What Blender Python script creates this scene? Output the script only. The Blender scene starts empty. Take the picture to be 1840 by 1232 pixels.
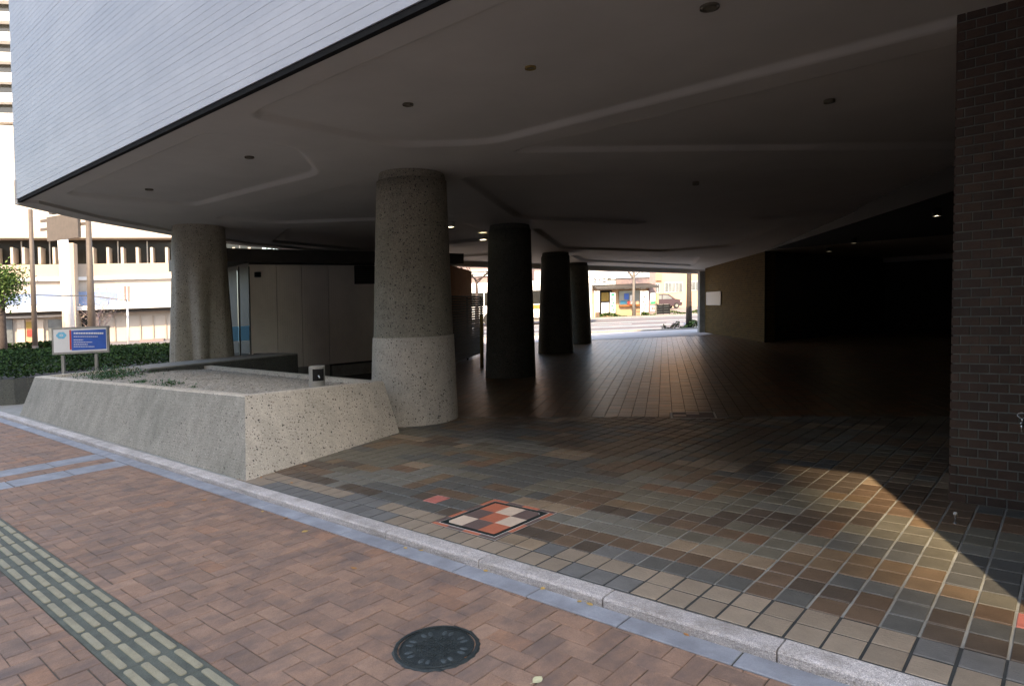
import bpy, math, random
import numpy as np
from mathutils import Vector, Matrix

random.seed(7)
S = bpy.context.scene
COL = S.collection

# ------------------------------------------------------------------ camera
CAM = Vector((0.0, 0.0, 1.5))
RT = Vector((0.75926269, 0.64954301, -0.04017514))
DN = Vector((0.00734891, -0.07028703, -0.99749974))
FW = Vector((-0.65074277, 0.75706909, -0.05813976))
FPX = 1189.46
cd = bpy.data.cameras.new('camera'); cam = bpy.data.objects.new('camera', cd); COL.objects.link(cam)
cam.matrix_world = Matrix(((RT.x, -DN.x, -FW.x, CAM.x), (RT.y, -DN.y, -FW.y, CAM.y), (RT.z, -DN.z, -FW.z, CAM.z), (0, 0, 0, 1)))
cd.sensor_width = 36.0; cd.lens = FPX / 1840 * 36.0
cd.clip_start = 0.05; cd.clip_end = 2000
S.camera = cam

# ------------------------------------------------------------------ light
SUN_EL = math.radians(43)
SUN_TO = Vector((0.496, -0.868, 0)).normalized()          # horizontal direction towards the sun
w = bpy.data.worlds.new('World'); S.world = w; w.use_nodes = True
nt = w.node_tree
sky = nt.nodes.new('ShaderNodeTexSky'); sky.sky_type = 'NISHITA'; sky.sun_disc = False
sky.sun_elevation = SUN_EL
sky.sun_rotation = math.atan2(SUN_TO.x, SUN_TO.y)
sky.air_density = 1.0; sky.dust_density = 1.5; sky.ozone_density = 1.0
bg = nt.nodes['Background']; bg.inputs[1].default_value = 0.15
nt.links.new(sky.outputs[0], bg.inputs[0])
sd = bpy.data.lights.new('sun', 'SUN'); sun = bpy.data.objects.new('sun', sd); COL.objects.link(sun)
sd.energy = 2.3; sd.angle = math.radians(0.9); sd.color = (1.0, 0.82, 0.62)
sv = Vector((SUN_TO.x * math.cos(SUN_EL), SUN_TO.y * math.cos(SUN_EL), math.sin(SUN_EL)))
sun.rotation_euler = (-sv).to_track_quat('-Z', 'Y').to_euler()
S.view_settings.view_transform = 'Standard'; S.view_settings.look = 'None'
S.view_settings.gamma = 1.0; S.view_settings.use_curve_mapping = False
S.view_settings.exposure = 2.15
try:
    S.view_settings.use_white_balance = True; S.view_settings.white_balance_temperature = 7700; S.view_settings.white_balance_tint = 10
except Exception:
    pass
try:
    S.cycles.max_bounces = 10; S.cycles.diffuse_bounces = 6; S.cycles.glossy_bounces = 5
    S.cycles.transmission_bounces = 6; S.cycles.transparent_max_bounces = 8
    S.cycles.caustics_reflective = False; S.cycles.caustics_refractive = False
except Exception:
    pass

# ------------------------------------------------------------------ geometry of the place
FH = Vector((FW.x, FW.y, 0)).normalized(); RH = Vector((FH.y, -FH.x, 0))   # level axes away from the viewer / to the side
def ray(px, py):
    return (RT * (px - 920) + DN * (py - 616) + FW * FPX).normalized()
PLUMB = Vector((0.012, 0.036, 0))      # the plaza slopes: uprights lean this much against its normal
def at(px, py, d):
    r = ray(px, py); p = CAM + r * (d / r.dot(FH)); return p - PLUMB * p.z
def ground(px, py, z=0.0):
    r = ray(px, py); p = CAM + r * ((z - CAM.z) / r.z); return p - PLUMB * p.z
def project(p):
    v = Vector(p) - CAM; c = v.dot(FW)
    if c < 0.05: return None
    return (920 + FPX * v.dot(RT) / c, 616 + FPX * v.dot(DN) / c)
def LV(lat, dep, z=0.0):
    p = RH * lat + FH * dep; return Vector((p.x, p.y, z))
def rise(dep):
    return max(0.0, (dep - 28) * 0.01)
F = Vector((-0.464, 0.886, 0)).normalized(); FP = Vector((F.y, -F.x, 0))   # the plaza's second grid
def ceil_z(y):
    return 3.32 - 0.03 * max(0.0, y - 4.5)

# ------------------------------------------------------------------ materials
MATS = {}
def mat(name, col, rough=0.7, var=0.15, scale=6.0, bump=0.0, bscale=60.0, metal=0.0, col2=None, rnd=0.0, spec=0.5, stain=None, emit=None, fine=0.0, detail=6):
    if name in MATS: return MATS[name]
    m = bpy.data.materials.new(name); MATS[name] = m; m.use_nodes = True
    t = m.node_tree; n = t.nodes; l = t.links
    b = n['Principled BSDF']
    b.inputs['Roughness'].default_value = rough; b.inputs['Metallic'].default_value = metal
    b.inputs['Specular IOR Level'].default_value = spec
    g = n.new('ShaderNodeNewGeometry')
    no = n.new('ShaderNodeTexNoise'); no.inputs['Scale'].default_value = scale; no.inputs['Detail'].default_value = detail; no.inputs['Roughness'].default_value = 0.6
    l.new(g.outputs['Position'], no.inputs['Vector'])
    ra = n.new('ShaderNodeValToRGB'); ra.color_ramp.elements[0].position = 0.3; ra.color_ramp.elements[1].position = 0.7
    c2 = col2 if col2 else tuple(c * (1 - var) for c in col)
    c1 = col if col2 else tuple(min(1, c * (1 + var)) for c in col)
    ra.color_ramp.elements[0].color = (*c2, 1); ra.color_ramp.elements[1].color = (*c1, 1)
    l.new(no.outputs['Fac'], ra.inputs[0])
    last = ra.outputs[0]
    if rnd > 0:
        oi = n.new('ShaderNodeObjectInfo'); mr = n.new('ShaderNodeMapRange')
        mr.inputs[3].default_value = 1 - rnd; mr.inputs[4].default_value = 1 + rnd
        l.new(oi.outputs['Random'], mr.inputs[0])
        mx = n.new('ShaderNodeVectorMath'); mx.operation = 'SCALE'
        l.new(last, mx.inputs[0]); l.new(mr.outputs[0], mx.inputs['Scale']); last = mx.outputs[0]
    if fine > 0:
        nf = n.new('ShaderNodeTexNoise'); nf.inputs['Scale'].default_value = 260; nf.inputs['Detail'].default_value = 3
        l.new(g.outputs['Position'], nf.inputs['Vector'])
        mr2 = n.new('ShaderNodeMapRange'); mr2.inputs[1].default_value = 0.3; mr2.inputs[2].default_value = 0.7; mr2.inputs[3].default_value = 1 - fine; mr2.inputs[4].default_value = 1 + fine
        l.new(nf.outputs['Fac'], mr2.inputs[0])
        mf = n.new('ShaderNodeVectorMath'); mf.operation = 'SCALE'
        l.new(last, mf.inputs[0]); l.new(mr2.outputs[0], mf.inputs['Scale']); last = mf.outputs[0]
    if stain:
        sc, amt, scol, st = stain
        mp = n.new('ShaderNodeMapping'); mp.inputs['Scale'].default_value = st
        l.new(g.outputs['Position'], mp.inputs[0])
        ns = n.new('ShaderNodeTexNoise'); ns.inputs['Scale'].default_value = sc; ns.inputs['Detail'].default_value = 5; ns.inputs['Roughness'].default_value = 0.65
        l.new(mp.outputs[0], ns.inputs['Vector'])
        mr3 = n.new('ShaderNodeMapRange'); mr3.inputs[1].default_value = 0.42; mr3.inputs[2].default_value = 0.72; mr3.inputs[4].default_value = amt
        l.new(ns.outputs['Fac'], mr3.inputs[0])
        mm = n.new('ShaderNodeMixRGB'); mm.inputs[2].default_value = (*scol, 1)
        l.new(mr3.outputs[0], mm.inputs[0]); l.new(last, mm.inputs[1]); last = mm.outputs[0]
    l.new(last, b.inputs['Base Color'])
    if bump > 0:
        nb = n.new('ShaderNodeTexNoise'); nb.inputs['Scale'].default_value = bscale; nb.inputs['Detail'].default_value = 4
        l.new(g.outputs['Position'], nb.inputs['Vector'])
        bp = n.new('ShaderNodeBump'); bp.inputs['Strength'].default_value = bump; bp.inputs['Distance'].default_value = 0.01
        l.new(nb.outputs['Fac'], bp.inputs['Height']); l.new(bp.outputs[0], b.inputs['Normal'])
    if emit:
        b.inputs['Emission Color'].default_value = (*emit[0], 1); b.inputs['Emission Strength'].default_value = emit[1]
    return m

def agg(name, base, pale, dark, dens, big, stain_amt=0.25, scol=(0.12, 0.14, 0.11)):
    """washed-aggregate concrete: a cement matrix with rounded pebbles of several tones"""
    m = bpy.data.materials.new(name); MATS[name] = m; m.use_nodes = True
    t = m.node_tree; n = t.nodes; l = t.links; b = n['Principled BSDF']; b.inputs['Roughness'].default_value = 0.85
    b.inputs['Specular IOR Level'].default_value = 0.3
    g = n.new('ShaderNodeNewGeometry')
    last = None; hs = None
    no = n.new('ShaderNodeTexNoise'); no.inputs['Scale'].default_value = 5; no.inputs['Detail'].default_value = 8; no.inputs['Roughness'].default_value = 0.7
    l.new(g.outputs['Position'], no.inputs['Vector'])
    ra = n.new('ShaderNodeValToRGB'); ra.color_ramp.elements[0].position = 0.3; ra.color_ramp.elements[1].position = 0.7
    ra.color_ramp.elements[0].color = (*[c * 0.8 for c in base], 1); ra.color_ramp.elements[1].color = (*[c * 1.12 for c in base], 1)
    l.new(no.outputs['Fac'], ra.inputs[0]); last = ra.outputs[0]
    for k, (sc, thr, frac) in enumerate(((95, 0.42, 0.9), (52, 0.38, dens), (30, 0.33, big))):
        wn = n.new('ShaderNodeTexNoise'); wn.inputs['Scale'].default_value = sc * 1.5
        l.new(g.outputs['Position'], wn.inputs['Vector'])
        wm = n.new('ShaderNodeVectorMath'); wm.operation = 'MULTIPLY_ADD'; wm.inputs[1].default_value = (0.35 / sc,) * 3
        l.new(wn.outputs['Color'], wm.inputs[0]); l.new(g.outputs['Position'], wm.inputs[2])
        v = n.new('ShaderNodeTexVoronoi'); v.inputs['Scale'].default_value = sc
        l.new(wm.outputs[0], v.inputs['Vector'])
        sep = n.new('ShaderNodeSeparateColor'); l.new(v.outputs['Color'], sep.inputs[0])
        msk = n.new('ShaderNodeMapRange'); msk.inputs[1].default_value = thr; msk.inputs[2].default_value = thr - 0.1
        l.new(v.outputs['Distance'], msk.inputs[0])
        lt = n.new('ShaderNodeMath'); lt.operation = 'LESS_THAN'; lt.inputs[1].default_value = frac
        l.new(sep.outputs[0], lt.inputs[0])
        mu = n.new('ShaderNodeMath'); mu.operation = 'MULTIPLY'; l.new(msk.outputs[0], mu.inputs[0]); l.new(lt.outputs[0], mu.inputs[1])
        cr = n.new('ShaderNodeValToRGB'); cr.color_ramp.interpolation = 'CONSTANT'
        e = cr.color_ramp.elements; e[0].position = 0.0; e[1].position = 0.3
        if k == 0:
            cols = [tuple(c * 0.72 for c in base), pale, base, tuple(c * 0.55 for c in base)]
        elif k == 1:
            cols = [dark, (0.16, 0.13, 0.10), pale, (0.22, 0.20, 0.17)]
        else:
            cols = [dark, tuple(c * 0.6 for c in dark), (0.10, 0.08, 0.07), dark]
        e[0].color = (*cols[0], 1); e[1].color = (*cols[1], 1)
        for p, c in ((0.55, cols[2]), (0.8, cols[3])):
            q = e.new(p); q.color = (*c, 1)
        l.new(sep.outputs[1], cr.inputs[0])
        mx = n.new('ShaderNodeMixRGB'); l.new(mu.outputs[0], mx.inputs[0]); l.new(last, mx.inputs[1]); l.new(cr.outputs[0], mx.inputs[2]); last = mx.outputs[0]
        if k == 1: hs = mu.outputs[0]
    mp = n.new('ShaderNodeMapping'); mp.inputs['Scale'].default_value = (2.2, 2.2, 0.55); l.new(g.outputs['Position'], mp.inputs[0])
    ns = n.new('ShaderNodeTexNoise'); ns.inputs['Scale'].default_value = 1.6; ns.inputs['Detail'].default_value = 7; ns.inputs['Roughness'].default_value = 0.65
    l.new(mp.outputs[0], ns.inputs['Vector'])
    mr = n.new('ShaderNodeMapRange'); mr.inputs[1].default_value = 0.4; mr.inputs[2].default_value = 0.75; mr.inputs[4].default_value = stain_amt
    l.new(ns.outputs['Fac'], mr.inputs[0])
    mm = n.new('ShaderNodeMixRGB'); mm.inputs[2].default_value = (*scol, 1); l.new(mr.outputs[0], mm.inputs[0]); l.new(last, mm.inputs[1])
    l.new(mm.outputs[0], b.inputs['Base Color'])
    bp = n.new('ShaderNodeBump'); bp.inputs['Strength'].default_value = 0.7; bp.inputs['Distance'].default_value = 0.006
    l.new(hs, bp.inputs['Height']); l.new(bp.outputs[0], b.inputs['Normal'])
    return m

M = {}
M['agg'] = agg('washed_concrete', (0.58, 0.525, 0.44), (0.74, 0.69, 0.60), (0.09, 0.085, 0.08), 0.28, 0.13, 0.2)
M['agg_side'] = agg('weathered_dimmed_concrete', (0.33, 0.315, 0.27), (0.48, 0.46, 0.40), (0.12, 0.12, 0.105), 0.35, 0.04, 0.6, (0.13, 0.14, 0.115))  # weathering, plus darkening painted in for the planter's dimmer front
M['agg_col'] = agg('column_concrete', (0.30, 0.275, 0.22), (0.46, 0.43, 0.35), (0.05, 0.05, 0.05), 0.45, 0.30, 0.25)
M['agg_shaded'] = agg('shaded_column_concrete', (0.10, 0.098, 0.08), (0.17, 0.16, 0.13), (0.03, 0.03, 0.03), 0.45, 0.30, 0.25)  # same concrete with shade painted in, for the deep columns
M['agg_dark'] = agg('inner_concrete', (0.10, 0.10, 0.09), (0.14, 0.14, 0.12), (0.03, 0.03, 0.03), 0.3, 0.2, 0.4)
M['ceiling'] = mat('ceiling_paint', (0.545, 0.52, 0.475), 0.8, 0.05, 1.2, 0.1, 120, stain=(0.7, 0.3, (0.41, 0.395, 0.36), (1, 1, 1)))
M['fascia'] = mat('fascia_tile', (0.49, 0.50, 0.52), 0.5, 0.05, 3, 0.15, 30, rnd=0.025, stain=(1.1, 0.55, (0.36, 0.385, 0.43), (0.35, 1, 1.6)))
M['black'] = mat('black_trim', (0.018, 0.018, 0.018), 0.9, 0.2, spec=0.08)
M['grout'] = mat('grout', (0.30, 0.315, 0.30), 0.75, 0.25, 4, 0.3, 90, stain=(1.5, 0.6, (0.2, 0.2, 0.19), (1, 1, 1)))
M['grout_dark'] = mat('grout_dark', (0.035, 0.04, 0.04), 0.9, 0.3, 8, 0.3, 90)
TILE_COLS = dict(
    tan=(0.19, 0.145, 0.10), ochre=(0.125, 0.088, 0.055), brown=(0.098, 0.068, 0.046), umber=(0.066, 0.052, 0.040),
    slate=(0.075, 0.076, 0.070), olive=(0.105, 0.098, 0.076), ash=(0.12, 0.117, 0.10), rust=(0.115, 0.072, 0.046), rose=(0.5, 0.17, 0.14))
TILE_COLS = {k: tuple(c * (1.0 if k == 'rose' else 1.45) for c in v) for k, v in TILE_COLS.items()}
TM = {k: mat('floor_tile_' + k, v, 0.46, 0.16, 9, 0.22, 70, rnd=0.14, spec=0.5, fine=0.12, stain=(2.3, 0.3, tuple(c * 0.6 for c in v), (1, 1, 1))) for k, v in TILE_COLS.items()}
TM['pale'] = mat('floor_tile_pale', (0.275, 0.222, 0.165), 0.7, 0.12, 9, 0.25, 70, rnd=0.12, fine=0.12, stain=(3, 0.35, (0.22, 0.19, 0.15), (1, 1, 1)))
TM['char'] = mat('floor_tile_charcoal', (0.145, 0.145, 0.138), 0.65, 0.15, 9, 0.25, 70, rnd=0.12, fine=0.12)
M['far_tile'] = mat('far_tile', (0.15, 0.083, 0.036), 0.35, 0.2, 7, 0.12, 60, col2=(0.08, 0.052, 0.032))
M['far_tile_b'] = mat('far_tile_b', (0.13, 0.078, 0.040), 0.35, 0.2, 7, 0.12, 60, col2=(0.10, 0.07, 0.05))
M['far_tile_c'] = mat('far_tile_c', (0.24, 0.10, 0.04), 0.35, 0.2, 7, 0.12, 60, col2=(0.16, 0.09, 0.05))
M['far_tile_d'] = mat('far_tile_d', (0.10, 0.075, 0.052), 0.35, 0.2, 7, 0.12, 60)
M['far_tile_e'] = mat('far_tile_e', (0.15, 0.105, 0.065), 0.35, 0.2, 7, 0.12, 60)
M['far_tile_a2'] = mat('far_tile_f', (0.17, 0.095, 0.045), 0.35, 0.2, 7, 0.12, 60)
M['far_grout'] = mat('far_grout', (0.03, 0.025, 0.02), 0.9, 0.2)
BRK = [(0.345, 0.215, 0.15), (0.33, 0.21, 0.15), (0.31, 0.20, 0.145), (0.375, 0.215, 0.14), (0.275, 0.185, 0.14), (0.35, 0.225, 0.16)]
BM = [mat('paving_brick_tone%d' % i, tuple(v * 0.9 for v in c), 0.8, 0.14, 10, 0.45, 55, rnd=0.10, fine=0.16, spec=0.3, stain=(7, 0.75, (0.125, 0.10, 0.095), (1.0, 0.55, 1))) for i, c in enumerate(BRK)]
M['sand'] = mat('joint_sand', (0.10, 0.085, 0.07), 0.95, 0.3, 20, 0.3, 200)
M['granite'] = mat('granite_kerb', (0.52, 0.49, 0.475), 0.8, 0.22, 55, 0.7, 120, rnd=0.08, fine=0.5, stain=(4.5, 0.65, (0.20, 0.175, 0.145), (1, 1, 7)))
M['gutter'] = mat('gutter_stone', (0.28, 0.30, 0.335), 0.75, 0.2, 6, 0.3, 90, rnd=0.08, fine=0.1, stain=(4, 0.55, (0.15, 0.155, 0.17), (1, 1, 1)))
M['moss'] = mat('moss_joint', (0.05, 0.055, 0.035), 0.95, 0.3, 14, 0.5, 120)
M['iron'] = mat('cast_iron', (0.035, 0.045, 0.045), 0.55, 0.35, 30, 0.5, 160, metal=0.35)
M['iron_pale'] = mat('worn_iron', (0.085, 0.105, 0.11), 0.45, 0.35, 30, 0.3, 160, metal=0.35)
M['tact'] = mat('tactile_base', (0.095, 0.105, 0.085), 0.8, 0.25, 9, 0.35, 90, fine=0.15)
M['tbar'] = mat('tactile_bar', (0.32, 0.29, 0.195), 0.75, 0.2, 12, 0.3, 90, fine=0.15, stain=(6, 0.4, (0.19, 0.2, 0.17), (1, 1, 1)))
M['terra'] = mat('inlay_red', (0.47, 0.15, 0.085), 0.6, 0.08, 20, 0.2, 150, rnd=0.05, fine=0.12)
M['cream_t'] = mat('inlay_cream', (0.62, 0.50, 0.39), 0.6, 0.06, 20, 0.2, 150, rnd=0.03, fine=0.08)
M['taupe'] = mat('inlay_taupe', (0.135, 0.095, 0.085), 0.6, 0.1, 20, 0.2, 150, rnd=0.05, fine=0.15)
M['frame_steel'] = mat('inlay_frame', (0.02, 0.03, 0.03), 0.5, 0.2, metal=0.3)
M['mortar_w'] = mat('pale_mortar', (0.55, 0.54, 0.5), 0.85, 0.1)
M['wallbrick'] = [mat('dark_brick_%d' % i, c, 0.6, 0.15, 12, 0.3, 60, rnd=0.15, fine=0.1) for i, c in enumerate([(0.085, 0.050, 0.034), (0.07, 0.044, 0.031), (0.10, 0.06, 0.04)])]
M['mortar'] = mat('wall_mortar', (0.24, 0.25, 0.22), 0.9, 0.2, 10, 0.3, 90)
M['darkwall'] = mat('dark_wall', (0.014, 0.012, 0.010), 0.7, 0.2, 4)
M['gravel'] = agg('gravel_bed', (0.33, 0.315, 0.28), (0.5, 0.48, 0.43), (0.10, 0.10, 0.10), 0.55, 0.25, 0.35, (0.2, 0.2, 0.17))
M['panel'] = mat('ribbed_panel', (0.78, 0.73, 0.65), 0.6, 0.06, 2, 0.1, 40, rnd=0.04, stain=(1.2, 0.25, (0.34, 0.32, 0.29), (1, 1, 0.4)))
M['roofdark'] = mat('roof_dark', (0.045, 0.04, 0.035), 0.6, 0.2)
M['conc'] = mat('plain_concrete', (0.27, 0.265, 0.24), 0.85, 0.2, 6, 0.3, 60, fine=0.1)
M['brownwall'] = mat('brown_wall', (0.26, 0.12, 0.05), 0.95, 0.15, 4, spec=0.05)
M['slat'] = mat('louvre_slat', (0.05, 0.036, 0.022), 0.8, 0.15, 8, spec=0.15)
M['yellow'] = mat('yellow_post', (0.30, 0.20, 0.04), 0.6, 0.2)
M['steel'] = mat('steel', (0.55, 0.56, 0.56), 0.25, 0.1, metal=1.0)
M['polemetal'] = mat('pole_metal', (0.10, 0.08, 0.065), 0.6, 0.15)
M['white'] = mat('white_paint', (0.72, 0.72, 0.71), 0.6, 0.05, 3)
M['offwhite'] = mat('offwhite_wall', (0.50, 0.44, 0.38), 0.7, 0.05, 0.6)
M['cream'] = mat('cream_wall', (0.44, 0.36, 0.29), 0.75, 0.06, 0.5)
M['orange'] = mat('orange_wall', (0.56, 0.38, 0.26), 0.8, 0.05, 0.5)
M['mauve'] = mat('mauve_wall', (0.27, 0.20, 0.195), 0.8, 0.06, 0.5)
M['shopor'] = mat('shop_orange', (0.48, 0.32, 0.19), 0.7, 0.06, 1)
M['darkglass'] = mat('dark_glass', (0.03, 0.03, 0.026), 0.15, 0.3, 0.7)
M['paleglass'] = mat('pale_glass', (0.17, 0.19, 0.20), 0.15, 0.4, 0.9)
M['bluefilm'] = bpy.data.materials.new('blue_glass_film'); M['bluefilm'].use_nodes = True
b_ = M['bluefilm'].node_tree.nodes['Principled BSDF']; b_.inputs['Transmission Weight'].default_value = 1.0; b_.inputs['Roughness'].default_value = 0.3; b_.inputs['IOR'].default_value = 1.05; b_.inputs['Base Color'].default_value = (0.30, 0.66, 0.95, 1)
M['blue'] = mat('blue_sign', (0.03, 0.11, 0.45), 0.5, 0.1)
M['paleblue'] = mat('pale_blue_sign', (0.22, 0.30, 0.48), 0.6, 0.15, 2)
M['teal'] = mat('teal_sign', (0.02, 0.16, 0.28), 0.5, 0.1)
M['cyan'] = mat('cyan_mark', (0.16, 0.50, 0.70), 0.5, 0.1)
M['red'] = mat('red_print', (0.55, 0.05, 0.04), 0.5, 0.1)
M['green'] = mat('green_print', (0.02, 0.30, 0.14), 0.5, 0.1)
M['leafgreen'] = mat('leaf_green', (0.10, 0.17, 0.035), 0.7, 0.35, 3)
M['hedge'] = mat('hedge_leaf', (0.012, 0.030, 0.008), 0.8, 0.45, 2.5, spec=0.12)
M['hedge2'] = mat('hedge_leaf_light', (0.03, 0.062, 0.016), 0.8, 0.45, 2.5, spec=0.12)
M['weed'] = mat('weed_leaf', (0.05, 0.13, 0.06), 0.7, 0.3, 9)
M['bark'] = mat('bark', (0.06, 0.045, 0.038), 0.9, 0.3, 12, 0.6, 30)
M['barkpale'] = mat('bark_pale', (0.19, 0.17, 0.15), 0.9, 0.25, 12, 0.6, 30)
M['asphalt'] = mat('asphalt', (0.15, 0.142, 0.152), 0.85, 0.15, 3, 0.3, 120)
M['pave'] = mat('pale_paving', (0.28, 0.22, 0.20), 0.85, 0.12, 2, 0.2, 60)
M['pave_sun'] = mat('sun_painted_paving', (0.62, 0.54, 0.50), 0.8, 0.08, 2, 0.2, 60)
M['roadline'] = mat('road_paint', (0.8, 0.8, 0.8), 0.7, 0.06, 4)
M['carpaint'] = mat('maroon_car_paint', (0.075, 0.045, 0.055), 0.25, 0.05, metal=0.3)
M['rubber'] = mat('rubber', (0.02, 0.02, 0.02), 0.8, 0.1)
M['leafy'] = mat('dry_leaf_yellow', (0.48, 0.32, 0.10), 0.7, 0.2, 30)
M['leafo'] = mat('dry_leaf_orange', (0.42, 0.20, 0.07), 0.7, 0.2, 30)
M['leafp'] = mat('dry_leaf_pale', (0.60, 0.58, 0.36), 0.7, 0.2, 30)
M['lamp'] = mat('lamp_glow', (1, 0.95, 0.8), 0.5, 0, emit=((1.0, 0.93, 0.72), 3.0))
M['lampoff'] = mat('lamp_rim', (0.16, 0.14, 0.10), 0.5, 0.1)
M['ochrerim'] = mat('lamp_ochre', (0.32, 0.23, 0.08), 0.5, 0.1)
M['tower'] = mat('tower_wall', (0.35, 0.33, 0.30), 0.8, 0.08, 0.3)
M['clearglass'] = bpy.data.materials.new('clear_glass'); M['clearglass'].use_nodes = True
b_ = M['clearglass'].node_tree.nodes['Principled BSDF']
b_.inputs['Transmission Weight'].default_value = 1.0; b_.inputs['Roughness'].default_value = 0.02; b_.inputs['IOR'].default_value = 1.1; b_.inputs['Base Color'].default_value = (0.9, 0.95, 1, 1)

# far mosaic wall: small stacked bricks too far to pick apart
def mosaic(name, c1, c2, mo, bw, rh):
    m = bpy.data.materials.new(name); m.use_nodes = True; t = m.node_tree; n = t.nodes; l = t.links
    b = n['Principled BSDF']; b.inputs['Roughness'].default_value = 0.9; b.inputs['Specular IOR Level'].default_value = 0.15
    uv = n.new('ShaderNodeUVMap')
    br = n.new('ShaderNodeTexBrick'); br.inputs['Color1'].default_value = (*c1, 1); br.inputs['Color2'].default_value = (*c2, 1)
    br.inputs['Mortar'].default_value = (*mo, 1); br.inputs['Scale'].default_value = 1.0; br.inputs['Mortar Size'].default_value = 0.008
    br.inputs['Brick Width'].default_value = bw; br.inputs['Row Height'].default_value = rh
    l.new(uv.outputs[0], br.inputs['Vector']); l.new(br.outputs['Color'], b.inputs['Base Color'])
    bp = n.new('ShaderNodeBump'); bp.inputs['Strength'].default_value = 0.5; bp.inputs['Distance'].default_value = 0.01; bp.invert = True
    l.new(br.outputs['Fac'], bp.inputs['Height']); l.new(bp.outputs[0], b.inputs['Normal'])
    return m
M['mosaic'] = mosaic('mosaic_brick', (0.095, 0.060, 0.020), (0.06, 0.038, 0.014), (0.12, 0.082, 0.034), 0.22, 0.075)

# ------------------------------------------------------------------ mesh builder
class MB:
    def __init__(s): s.v = []; s.f = []; s.m = []; s.mats = []; s.uv = None
    def mi(s, m):
        if m not in s.mats: s.mats.append(m)
        return s.mats.index(m)
    def poly(s, pts, m):
        b = len(s.v); s.v += [tuple(p) for p in pts]; s.f.append(tuple(range(b, b + len(pts)))); s.m.append(s.mi(m)); return s
    def hexa(s, p, m):
        b = len(s.v); s.v += [tuple(q) for q in p]; i = s.mi(m)
        for f in ((0, 3, 2, 1), (4, 5, 6, 7), (0, 1, 5, 4), (1, 2, 6, 5), (2, 3, 7, 6), (3, 0, 4, 7)):
            s.f.append(tuple(b + k for k in f)); s.m.append(i)
        return s
    def box(s, x0, y0, z0, x1, y1, z1, m):
        return s.hexa([(x0, y0, z0), (x1, y0, z0), (x1, y1, z0), (x0, y1, z0), (x0, y0, z1), (x1, y0, z1), (x1, y1, z1), (x0, y1, z1)], m)
    def obox(s, o, u, v, a0, a1, b0, b1, z0, z1, m):
        P = lambda a, b, z: tuple(o + u * a + v * b + Vector((0, 0, z)))
        return s.hexa([P(a0, b0, z0), P(a1, b0, z0), P(a1, b1, z0), P(a0, b1, z0), P(a0, b0, z1), P(a1, b0, z1), P(a1, b1, z1), P(a0, b1, z1)], m)
    def chbox(s, x0, y0, z0, x1, y1, z1, c, m):
        """block with its upper edges chamfered"""
        b = len(s.v); i = s.mi(m)
        s.v += [(x0, y0, z0), (x1, y0, z0), (x1, y1, z0), (x0, y1, z0), (x0, y0, z1 - c), (x1, y0, z1 - c), (x1, y1, z1 - c), (x0, y1, z1 - c),
                (x0 + c, y0 + c, z1), (x1 - c, y0 + c, z1), (x1 - c, y1 - c, z1), (x0 + c, y1 - c, z1)]
        for f in ((0, 1, 5, 4), (1, 2, 6, 5), (2, 3, 7, 6), (3, 0, 4, 7), (4, 5, 9, 8), (5, 6, 10, 9), (6, 7, 11, 10), (7, 4, 8, 11), (8, 9, 10, 11)):
            s.f.append(tuple(b + k for k in f)); s.m.append(i)
        return s
    def prism(s, pts, z0, z1, m, cap=True):
        b = len(s.v); n = len(pts); i = s.mi(m)
        s.v += [(p[0], p[1], z0) for p in pts] + [(p[0], p[1], z1) for p in pts]
        for k in range(n):
            j = (k + 1) % n; s.f.append((b + k, b + j, b + n + j, b + n + k)); s.m.append(i)
        if cap:
            s.f.append(tuple(b + n + k for k in range(n))); s.m.append(i); s.f.append(tuple(b + k for k in reversed(range(n)))); s.m.append(i)
        return s
    def tube(s, pts, rads, m, n=8, cap=True):
        i = s.mi(m); rings = []
        for k, p in enumerate(pts):
            p = Vector(p); d = (Vector(pts[min(k + 1, len(pts) - 1)]) - Vector(pts[max(k - 1, 0)])).normalized()
            a = d.orthogonal().normalized() if abs(d.z) < 0.99 else Vector((1, 0, 0)); a = (a - d * a.dot(d)).normalized(); c = d.cross(a)
            b = len(s.v); r = rads[k] if isinstance(rads, (list, tuple)) else rads
            for q in range(n):
                t = 2 * math.pi * q / n; s.v.append(tuple(p + a * r * math.cos(t) + c * r * math.sin(t)))
            rings.append(b)
        for k in range(len(rings) - 1):
            for q in range(n):
                s.f.append((rings[k] + q, rings[k] + (q + 1) % n, rings[k + 1] + (q + 1) % n, rings[k + 1] + q)); s.m.append(i)
        if cap:
            s.f.append(tuple(rings[0] + q for q in reversed(range(n)))); s.m.append(i)
            s.f.append(tuple(rings[-1] + q for q in range(n))); s.m.append(i)
        return s
    def mesh(s, name, smooth=False):
        me = bpy.data.meshes.new(name); me.from_pydata(s.v, [], s.f)
        for m in s.mats: me.materials.append(m)
        me.polygons.foreach_set('material_index', s.m)
        if smooth: me.polygons.foreach_set('use_smooth', [True] * len(s.f))
        me.update(); return me
    def obj(s, name, parent=None, smooth=False):
        return link(name, s.mesh(name, smooth), parent)

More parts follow.
